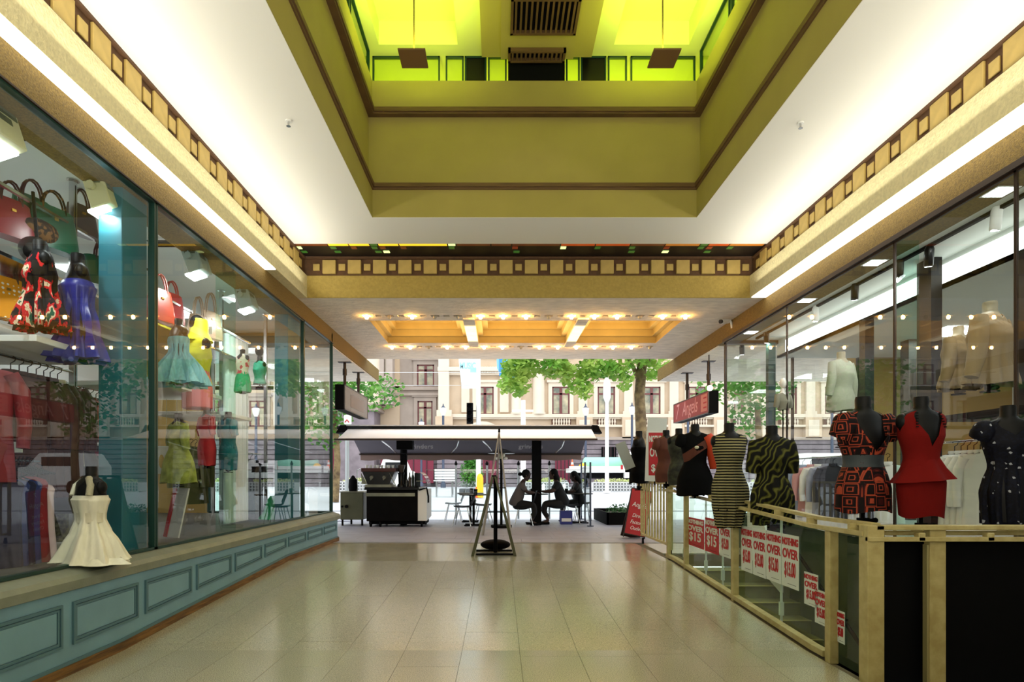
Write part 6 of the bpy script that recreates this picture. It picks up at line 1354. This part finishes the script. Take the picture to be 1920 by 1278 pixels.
# ================================================================ CAFÉ FURNITURE
m_chair = M('chair_black_shell', (10, 10, 12), .5); m_chg = M('chair_smoke_shell', (110, 116, 116), .3)
def make_chair(mat):
    t = thing('cafe_chair', '', 'chair', (0, 0, 0))
    def shell(f0, f1, fn):
        r = []
        for i in range(9):
            f = f0+(f1-f0)*i/8; y, z, w = fn(f)
            r.append([(w*math.cos(a), y+.012*math.sin(a)*1.0+.04*abs(math.cos(a))**2*(-1 if z > .5 else 0), z+(.035*abs(math.cos(a))**2 if z < .5 else 0)+.008*math.sin(a)) for a in [2*math.pi*j/16 for j in range(16)]])
        return MB().ring(r)
    part('seat', shell(0, 1, lambda f: (-.2+.40*f, .455-.02*math.sin(math.pi*f), .16+.05*math.sin(math.pi*min(1, f*1.2)))), mat, t, smooth=True)
    part('backrest', shell(0, 1, lambda f: (.2+.05*math.sin(f*1.6)+.08*f, .45+.38*f, .10+.09*math.sin(math.pi*(.2+.75*f)))), mat, t, smooth=True)
    for sx in (-1, 1):
        for sy in (-1, 1): part('leg', MB().cyl((sx*.13, sy*.12, .44), (sx*.22, sy*.22, 0), .011, n=8), m_chrome, t, smooth=True)
    part('under_frame', MB().tube([(-.13, -.12, .44), (.13, -.12, .44)], .01, 6).tube([(-.13, .12, .44), (.13, .12, .44)], .01, 6), m_chrome, t)
    return t
chairs = [(824+26, 976, R(-90), 'g', 'smoke-grey café chair, leftmost beside the coffee cart'), (868, 985, R(-95), 'k', 'dark café chair left of the empty tables'), (905, 980, R(80), 'k', 'dark café chair right of the empty tables, behind the A-frame sign'),
          (1070, 981, R(85), 'k', 'café chair under the seated middle woman'), (1092, 975, R(88), 'k', 'café chair under the rightmost woman'), (1016-34, 984, R(-92), 'k', 'café chair under the leftmost woman in a pale top')]
pr = {'g': make_chair(m_chg), 'k': make_chair(m_chair)}; us = set()
def gy(pyb): return (EYE-.18)*F/(pyb-VY)
for px, pyb, rz, k, lb in chairs:
    o = pr[k] if k not in us else copy_tree(pr[k]); us.add(k); Y = gy(pyb); o.location = (X_(px, Y), Y, .18); o.rotation_euler = (0, 0, rz); o['label'] = lb
def make_table(r=.34):
    t = thing('cafe_table', '', 'table', (0, 0, 0))
    part('tabletop', MB().lathe([(r, .725), (r+.005, .735), (r, .75)], n=32), m_blackg, t, smooth=True)
    part('pedestal', MB().cyl((0, 0, .03), (0, 0, .725), .03), m_black, t, smooth=True)
    b = MB()
    for a in range(4): b.cb((.14*math.cos(a*math.pi/2+.78), .14*math.sin(a*math.pi/2+.78), .02), (.28, .04, .03), rot=Matrix.Rotation(a*math.pi/2+.78, 4, 'Z'))
    part('cross_base', b, m_black, t); return t
tb0 = make_table(); first = True
for px, pyb, lb in ((888, 985, 'round black café table nearest, left of the A-frame sign'), (882, 978, 'round black café table just behind the nearest one'), (1002, 982, 'black café table between the two seated women'), (1086, 980, 'black café table in front of the rightmost woman')):
    o = tb0 if first else copy_tree(tb0); first = False; Y = gy(pyb); o.location = (X_(px, Y), Y, .18); o['label'] = lb
for px, pyb, Y, lb in ((884, 921, gy(978), 'left dark takeaway cup on the empty table'), (892, 921, gy(985), 'right dark takeaway cup on the empty table'), (998, 928, gy(982), 'dark cup on the table between the two women'), (1062, 925, gy(980), 'dark cup on the table of the rightmost woman')):
    solo('cup', MB().lathe([(.035, 0), (.045, .11), (.047, .115), (.02, .12)], (X_(px, Y), Y, .93), n=14), m_black, lb, 'cup', smooth=True)
Y = 14.6; t = thing('shopping_bag', 'blue and white shopping bag on the ground under the middle chair', 'bag', (X_(1061, Y), Y, .18))
part('bag_body', MB().ring([[(X_(1061, Y)+sx*w_, Y+sy*.12, .18+z_) for sx, sy in ((-1, -1), (1, -1), (1, 1), (-1, 1))] for w_, z_ in ((.14, 0), (.15, .1), (.145, .33))]), M('blue_bag', (40, 50, 130), .6), t, world=True)
part('white_print', MB().box(X_(1052, Y), X_(1070, Y), Y-.125, Y-.122, .25, .33), m_white, t, world=True)
part('handle', MB().tube([(X_(1056, Y), Y, .5), (X_(1058, Y), Y, .62), (X_(1064, Y), Y, .62), (X_(1066, Y), Y, .5)], .008, 6), m_white, t, world=True)

# ================================================================ PEOPLE
def skin_mesh(name, pts, edges, mat, sub=2):
    me = bpy.data.meshes.new(name); me.from_pydata([p[0] for p in pts], edges, []); o = bpy.data.objects.new(name, me); COL.objects.link(o)
    o.modifiers.new('s', 'SKIN'); m = o.modifiers.new('u', 'SUBSURF'); m.levels = sub; m.render_levels = sub
    for i, p in enumerate(pts):
        r = p[1] if isinstance(p[1], tuple) else (p[1], p[1]); me.skin_vertices[0].data[i].radius = r; me.skin_vertices[0].data[i].use_root = (i == 0)
    bpy.context.view_layer.update()
    m2 = bpy.data.meshes.new_from_object(o.evaluated_get(bpy.context.evaluated_depsgraph_get())); bpy.data.objects.remove(o)
    m2.materials.clear(); m2.materials.append(mat); m2.polygons.foreach_set('use_smooth', [True]*len(m2.polygons)); m2.name = name; return m2
def person(px, Y, face, lb, top, bottom, hair, skin, lean=.0, handx=.48, heads=(0, 0), s=1.0, foot=.5, ponytail=False):
    """seated person, local +x is forward; origin on the ground below the hips"""
    t = thing('person', lb, 'person', (X_(px, Y), Y, .18), 0 if face > 0 else math.pi); t.scale = (s, s, s)
    L = lean
    hip = (0, 0, .50); sp = (.05+L*.3, 0, .72); ch = (.06+L*.75, 0, .92); nk = (.08+L, 0, 1.06); hb = (.10+L*1.1, 0, 1.11)
    pts = [(hip, (.11, .10)), (sp, (.12, .105)), (ch, (.14, .11)), (nk, .058), (hb, .05)]
    ed = [(0, 1), (1, 2), (2, 3), (3, 4)]
    def chain(root, lst):
        a = root
        for p in lst: pts.append(p); ed.append((a, len(pts)-1)); a = len(pts)-1
        return a
    hands = []
    for sd in (-1, 1):
        chain(2, [((ch[0], sd*.17, .97), .06), ((ch[0]+.12, sd*.20, .80), .046), ((ch[0]+.30, sd*.14, .78), .036), ((handx+.02, sd*.08, .79), .026)]); hands.append((handx+.02, sd*.08, .79))
        chain(0, [((.06, sd*.09, .49), .08), ((.26, sd*.11, .48), .072), ((.44, sd*.10, .50), .062), ((.44+.03, sd*.10, .30), .05), ((foot-.04, sd*.10, .09), .036), ((foot+.10, sd*.10, .035), .030)])
    body = link('body', skin_mesh('body', pts, ed, skin)); body.parent = t
    # head with features, tilted forward
    hc = Vector((.13+L*1.2, 0, 1.20)); tilt = Matrix.Rotation(R(heads[0]), 3, 'Y')
    rs = []
    for z, rx, ry, ox in ((-.125, .03, .035, .045), (-.105, .055, .05, .03), (-.06, .08, .062, .01), (0, .095, .073, 0), (.05, .095, .075, -.005), (.09, .075, .062, -.01), (.118, .03, .03, -.01)):
        rs.append([hc+tilt@Vector((ox+rx*math.cos(a), ry*math.sin(a), z)) for a in [2*math.pi*j/20 for j in range(20)]])
    hd = MB().ring(rs)
    hd.add([hc+tilt@Vector(v) for v in ((.088, -.012, -.005), (.088, .012, -.005), (.118, 0, -.035), (.085, -.016, -.045), (.085, .016, -.045))], [(0, 1, 2), (0, 2, 3), (1, 4, 2), (3, 2, 4)])
    for sd in (-1, 1): hd.ball(hc+tilt@Vector((-.01, sd*.076, -.01)), (.02, .01, .03), 8, 6)
    part('head', hd, skin, t, smooth=True)
    for sd in (-1, 1): part('eye', MB().ball(hc+tilt@Vector((.082, sd*.03, .005)), .011, 8, 6), m_black, t)
    part('mouth', MB().cb(hc+tilt@Vector((.082, 0, -.07)), (.01, .035, .008)), M('lip', (110, 50, 46), .5), t)
    hr = MB()
    for z, r in ((.135, .02), (.12, .07), (.08, .098), (.02, .108), (-.04, .10), (-.10, .085), (-.16, .06)):
        pass
    hr.ball(hc+tilt@Vector((-.028, 0, .028)), (.105, .09, .112), 18, 12)
    if ponytail: hr.ball(hc+tilt@Vector((-.15, 0, -.03)), (.06, .05, .045), 12, 8)
    else: hr.tube([hc+tilt@Vector((-.05, 0, -.02)), hc+tilt@Vector((-.09, 0, -.12)), hc+tilt@Vector((-.10, 0, -.24))], [.085, .08, .05], 12)
    part('hair', hr, hair, t, smooth=True)
    # clothing: shirt over torso and upper arms, trousers over the legs
    sh = [((-.02, 0, .44), (.19, .17)), ((.0, 0, .54), (.19, .17)), (sp, (.175, .155)), ((ch[0], 0, ch[2]-.02), (.18, .15)), ((nk[0]-.01, 0, 1.0), (.10, .08))]
    se = [(0, 1), (1, 2), (2, 3), (3, 4)]
    for sd in (-1, 1):
        sh += [((ch[0], sd*.17, .97), .075), ((ch[0]+.10, sd*.20, .83), .062)]; k = len(sh); se += [(3, k-2), (k-2, k-1)]
    o = link('shirt', skin_mesh('shirt', sh, se, top)); o.parent = t
    tr_ = [((-.08, 0, .50), (.16, .14)), ((0, 0, .48), (.20, .17))]; te = [(0, 1)]
    for sd in (-1, 1):
        tr_ += [((.26, sd*.11, .48), .112), ((.44, sd*.10, .50), .088), ((.47, sd*.10, .30), .066), ((foot-.03, sd*.10, .16), .055)]; k = len(tr_); te += [(1, k-4), (k-4, k-3), (k-3, k-2), (k-2, k-1)]
    o = link('trousers', skin_mesh('trousers', tr_, te, bottom)); o.parent = t
    for sd in (-1, 1): part('shoe', MB().ring([[(foot-.06+.24*f, sd*.10+w_*math.cos(a), .03+h_*math.sin(a)) for a in [2*math.pi*j/12 for j in range(12)]] for f, w_, h_ in ((0, .025, .03), (.2, .035, .045), (.6, .045, .035), (1, .02, .015))]), m_black, t, smooth=True)
    # hands: palm + five unequal bent digits
    for (hx, hy, hz_) in hands:
        sd = 1 if hy > 0 else -1
        hp = [((hx, hy, hz_), (.024, .016)), ((hx+.05, hy, hz_-.003), (.034, .014)), ((hx+.075, hy, hz_-.005), (.034, .012))]; he = [(0, 1), (1, 2)]
        for i, ln in enumerate((.065, .075, .070, .055)):
            y_ = hy+(-.026+.0175*i)*sd; k = len(hp); hp += [((hx+.082, y_, hz_-.006), .0085), ((hx+.082+ln*.55, y_, hz_-.010), .008), ((hx+.082+ln, y_, hz_-.028), .0065)]; he += [(2, k), (k, k+1), (k+1, k+2)]
        k = len(hp); hp += [((hx+.025, hy-.036*sd, hz_-.004), .010), ((hx+.055, hy-.052*sd, hz_-.010), .009), ((hx+.08, hy-.052*sd, hz_-.022), .007)]; he += [(0, k), (k, k+1), (k+1, k+2)]
        o = link('hand', skin_mesh('hand', hp, he, skin, 1)); o.parent = t
    return t
sk1 = M('skin_brown', (52, 32, 24), .6); sk2 = M('skin_tan', (66, 42, 32), .6); hb_ = M('hair_black', (7, 6, 6), .7, spec=.15)
person(966, gy(984), 1, 'person in a pale top and dark trousers, seated left, leaning over a phone', M('pale_top', (84, 78, 78), .8), M('dark_trousers', (8, 8, 10), .9), hb_, sk1, lean=.12, handx=.42, heads=(22, 0), ponytail=True, foot=.42)
person(1056, gy(982), -1, 'person in dark clothes with long hair, seated in the middle, arms on the table', M('navy_top', (10, 11, 17), .9), M('black_trousers', (8, 8, 10), .8), hb_, sk2, lean=.10, handx=.5, heads=(4, 0), foot=.40, s=1.02)
person(1088, gy(979)+.15, -1, 'person in black clothes, seated at the right beside the glass screen', M('black_top', (8, 8, 10), .8), M('charcoal_trousers', (10, 10, 12), .8), hb_, sk1, lean=.04, handx=.36, heads=(18, 0), foot=.38, s=.98)

# ================================================================ SIGNS IN THE ARCADE
# A-frame seen edge-on
AY = 8.7
t = thing('a_frame_sign', 'olive metal A-frame sign seen edge-on in the middle of the floor', 'sign', (X_(926, AY), AY+.3, .18))
apx, apz = X_(926, AY), Z_(893, AY)
for s, pxf in ((-1, 886), (1, 966)):
    fx = X_(pxf, AY)
    def leg(y): return MB().ring([[(fx-.022, y-.015, .18), (fx+.022, y-.015, .18), (fx+.022, y+.015, .18), (fx-.022, y+.015, .18)], [(apx+s*.02-.016, y-.015, apz), (apx+s*.02+.016, y-.015, apz), (apx+s*.02+.016, y+.015, apz), (apx+s*.02-.016, y+.015, apz)]])
    for y in (AY, AY+.62): part('leg', leg(y), M('olive_metal', (72, 72, 48), .4, metal=.5), t, world=True)
    q = lambda f: (fx+(apx+s*.02-fx)*f, .18+(apz-.18)*f)
    (x0_, z0_), (x1_, z1_) = q(.14), q(.97)
    part('panel', MB().ring([[(x0_-.006, AY+.02, z0_), (x0_+.006, AY+.02, z0_), (x0_+.006, AY+.60, z0_), (x0_-.006, AY+.60, z0_)], [(x1_-.006, AY+.02, z1_), (x1_+.006, AY+.02, z1_), (x1_+.006, AY+.60, z1_), (x1_-.006, AY+.60, z1_)]]), M('panel_olive_dark', (56, 56, 42), .5), t, world=True)
part('hinge', MB().box(apx-.035, apx+.035, AY-.01, AY+.64, apz-.01, apz+.02), m_black, t, world=True)
t = thing('banner_stand_base', 'black weighted base and post standing inside the A-frame sign', 'stand', (X_(929, AY), AY+.5, .18))
x = X_(929, AY+.3)
part('post', MB().cyl((x, AY+.35, .19), (x, AY+.35, Z_(893, AY+.3)), .03), m_black, t, world=True, smooth=True)
part('foot_bar', MB().box(X_(892, AY), X_(964, AY), AY+.10, AY+.15, .18, .205), m_black, t, world=True)
part('foot_bar', MB().box(X_(893, AY+.6), X_(960, AY+.6), AY+.55, AY+.60, .18, .205), m_black, t, world=True)
part('sandbag', MB().ball((X_(929, AY+.7), AY+.75, .18+.085), (.24, .16, .085), 20, 10), m_black, t, world=True, smooth=True)
Y = 11.9; t = thing('tall_easel', 'tall slim grey steel easel behind the A-frame sign', 'easel', (X_(936, Y), Y, .18))
for px in (905, 957):
    part('leg', MB().cyl((X_(px, Y), Y-.1, .18), (X_(936, Y), Y, Z_(808, Y)), .032, .012, n=8), M('easel_grey', (150, 144, 136), .4, metal=.5), t, world=True, smooth=True)
part('leg', MB().cyl((X_(928, Y), Y+.9, .18), (X_(936, Y), Y+.05, Z_(808, Y)), .02, .012, n=8), M('easel_grey'), t, world=True, smooth=True)
part('cap', MB().lathe([(.025, 0), (.02, .06), (.004, .09)], (X_(936, Y), Y, Z_(810, Y)), n=10), m_black, t, world=True, smooth=True)
for py in (960, 915): part('cross_bar', MB().box(X_(905+(1001-py)*.155, Y), X_(957-(1001-py)*.11, Y), Y-.09, Y-.06, Z_(py, Y), Z_(py-2, Y)), m_black, t, world=True)
# red A-frame
Y = gy(1010); t = thing('sandwich_board', 'red sandwich board with white lettering at the foot of the gate', 'sign', (X_(1186, Y), Y, .18), R(0))
xc = X_(1188, Y); za = Z_(918, Y); W2 = .19
Rm = Matrix.Translation((xc, Y-.0, .18)) @ Matrix.Rotation(R(12), 4, 'Y') @ Matrix.Rotation(R(-9), 4, 'X')
H_ = (za-.18)*1.02
b = MB().box(-W2, W2, -.008, .008, .08, H_, Rm); part('front_panel', b, m_red, t, world=True)
part('frame', MB().box(-W2-.015, -W2, -.014, .014, 0, H_, Rm).box(W2, W2+.015, -.014, .014, 0, H_, Rm).box(-W2, W2, -.014, .014, H_, H_+.02, Rm).box(-W2, W2, -.014, .014, .065, .08, Rm), m_dark, t, world=True)
Rb = Matrix.Translation((xc, Y+.30, .18)) @ Matrix.Rotation(R(12), 4, 'Y') @ Matrix.Rotation(R(9), 4, 'X')
part('rear_panel', MB().box(-W2, W2, -.008, .008, .0, H_, Rb), m_dark, t, world=True)
for txt, z, sz in (('7', .80, .13), ('Angels', .62, .13), ('Direct', .42, .10), ('Factory', .30, .10), ('Outlet', .19, .10)):
    me = text_mesh(txt, sz, m_white, shear=.25, sx=.8); me.transform(Rm @ Matrix.Translation((0, -.012, z*H_/.9)) @ Matrix.Rotation(R(90), 4, 'X')); me.transform(Matrix.Translation(-OFF[t.name])); o = link('lettering', me); o.parent = t
# hanging light boxes
def lightbox(lb, x0, x1, y0, y1, z0, z1, face_side, facem, text, poles, bodym=m_black):
    t = thing('hanging_sign', lb, 'sign', ((x0+x1)/2, (y0+y1)/2, z0))
    part('box', MB().box(x0, x1, y0, y1, z0, z1), bodym, t, world=True, bev=.004)
    xf = x0-.003 if face_side < 0 else x1+.003
    part('face', MB().box(xf-.003, xf+.003, y0+.02, y1-.02, z0+.02, z1-.02), facem, t, world=True)
    b = MB(); e = .018
    b.box(xf-.01, xf+.01, y0, y1, z0, z0+e).box(xf-.01, xf+.01, y0, y1, z1-e, z1).box(xf-.01, xf+.01, y0, y0+e, z0, z1).box(xf-.01, xf+.01, y1-e, y1, z0, z1)
    part('trim', b, M('sign_trim', (90, 80, 76), .4, metal=.5), t, world=True)
    for py_ in poles:
        xm = (x0+x1)/2
        part('hanger_pole', MB().cyl((xm, py_, z1), (xm, py_, 3.745), .032).cyl((xm, py_, z1+.25), (xm, py_, z1+.38), .045), m_dark, t, world=True, smooth=True)
        part('ceiling_plate', MB().box(xm-.13, xm+.13, py_-.06, py_+.06, 3.733, 3.745), m_dark, t, world=True)
    if text: text(t, xf)
def angels(t, xf):
    for txt, yy_, z, sz in (('7', 14.12, 2.86, .50), ('Angels', 13.20, 2.88, .46)):
        lettering(txt, sz, M('sign_pink', (214, 150, 150), .5), t, (xf-.005, yy_, z), (R(90), 0, R(-90)), shear=.3, sx=.85)
    part('pink_panel', MB().box(xf-.006, xf-.003, 12.08, 12.45, 2.70, 3.05), M('panel_rose', (196, 120, 112), .5), t, world=True)
    for i in range(3): part('printed_line', MB().box(xf-.009, xf-.006, 12.12, 12.30, 2.76+.10*i, 2.79+.10*i), m_red, t, world=True)
lightbox('red hanging light box with slanted pink lettering on the right', 4.25, 4.45, 12.0, 14.4, 2.64, 3.10, -1, M('sign_red', (150, 50, 52), .5), angels, (12.3, 13.7))
def left_txt(t, xf):
    part('faded_print', MB().box(xf+.003, xf+.006, 12.5, 13.7, 2.82, 3.08), M('faded_print', (120, 106, 102), .4), t, world=True)
lightbox('dark hanging light box with a grey-brown faded face on the left', -3.33, -3.14, 12.0, 14.1, 2.71, 3.22, 1, M('sign_greybrown', (100, 88, 86), .25), left_txt, (12.4, 13.6), )
t = thing('wall_lamp', 'glowing round lamp above the red hanging sign', 'lamp', (X_(1331, 11.6), 11.6, Z_(732, 11.6)))
part('globe', MB().ball((0, 0, .05), .055), M('lamp_green_white', (244, 250, 190), .5, emit=14), t, smooth=True)
part('arm', MB().tube([(0, 0, .1), (0, .05, .3), (0, .05, 3.745-Z_(732, 11.6))], .012, 6), m_dark, t)
t = thing('security_camera', 'small white security camera on the corner of the right fascia', 'camera', (3.97, 10.2, Z_(606, 10.2)))
part('camera_body', MB().cyl((-.16, -.05, .02), (-.02, .02, .05), .045, n=18), m_white, t, smooth=True); part('lens', MB().cyl((-.185, -.063, .015), (-.16, -.05, .02), .036, n=16), m_blackg, t, smooth=True)
part('bracket', MB().tube([(-.05, 0, .05), (.0, 0, .08), (.03, .0, .0), (.04, 0, -.08)], .02, 8), m_white, t, smooth=True)
for px, py, lb in ((541, 226, 'small sprinkler head on the white ceiling, left'), (1501, 230, 'small sprinkler head on the white ceiling, right')):
    Y = 3.3*F/(VY-py); t = thing('sprinkler', lb, 'sprinkler', (X_(px, Y), Y, CZ-.05))
    part('rosette', MB().lathe([(.03, .05), (.028, .04), (.008, .04)], n=16), m_white, t, smooth=True)
    part('head', MB().cyl((0, 0, .0), (0, 0, .05), .009).cyl((0, 0, -.003), (0, 0, 0), .02), m_chrome, t, smooth=True)
# neighbouring shop beyond the right window
b = MB(); b.box(6.4, 9.0, 10.6, 10.9, 0, 3.745); struct('wall_right_neighbour', b, M('shopfront_gold'))
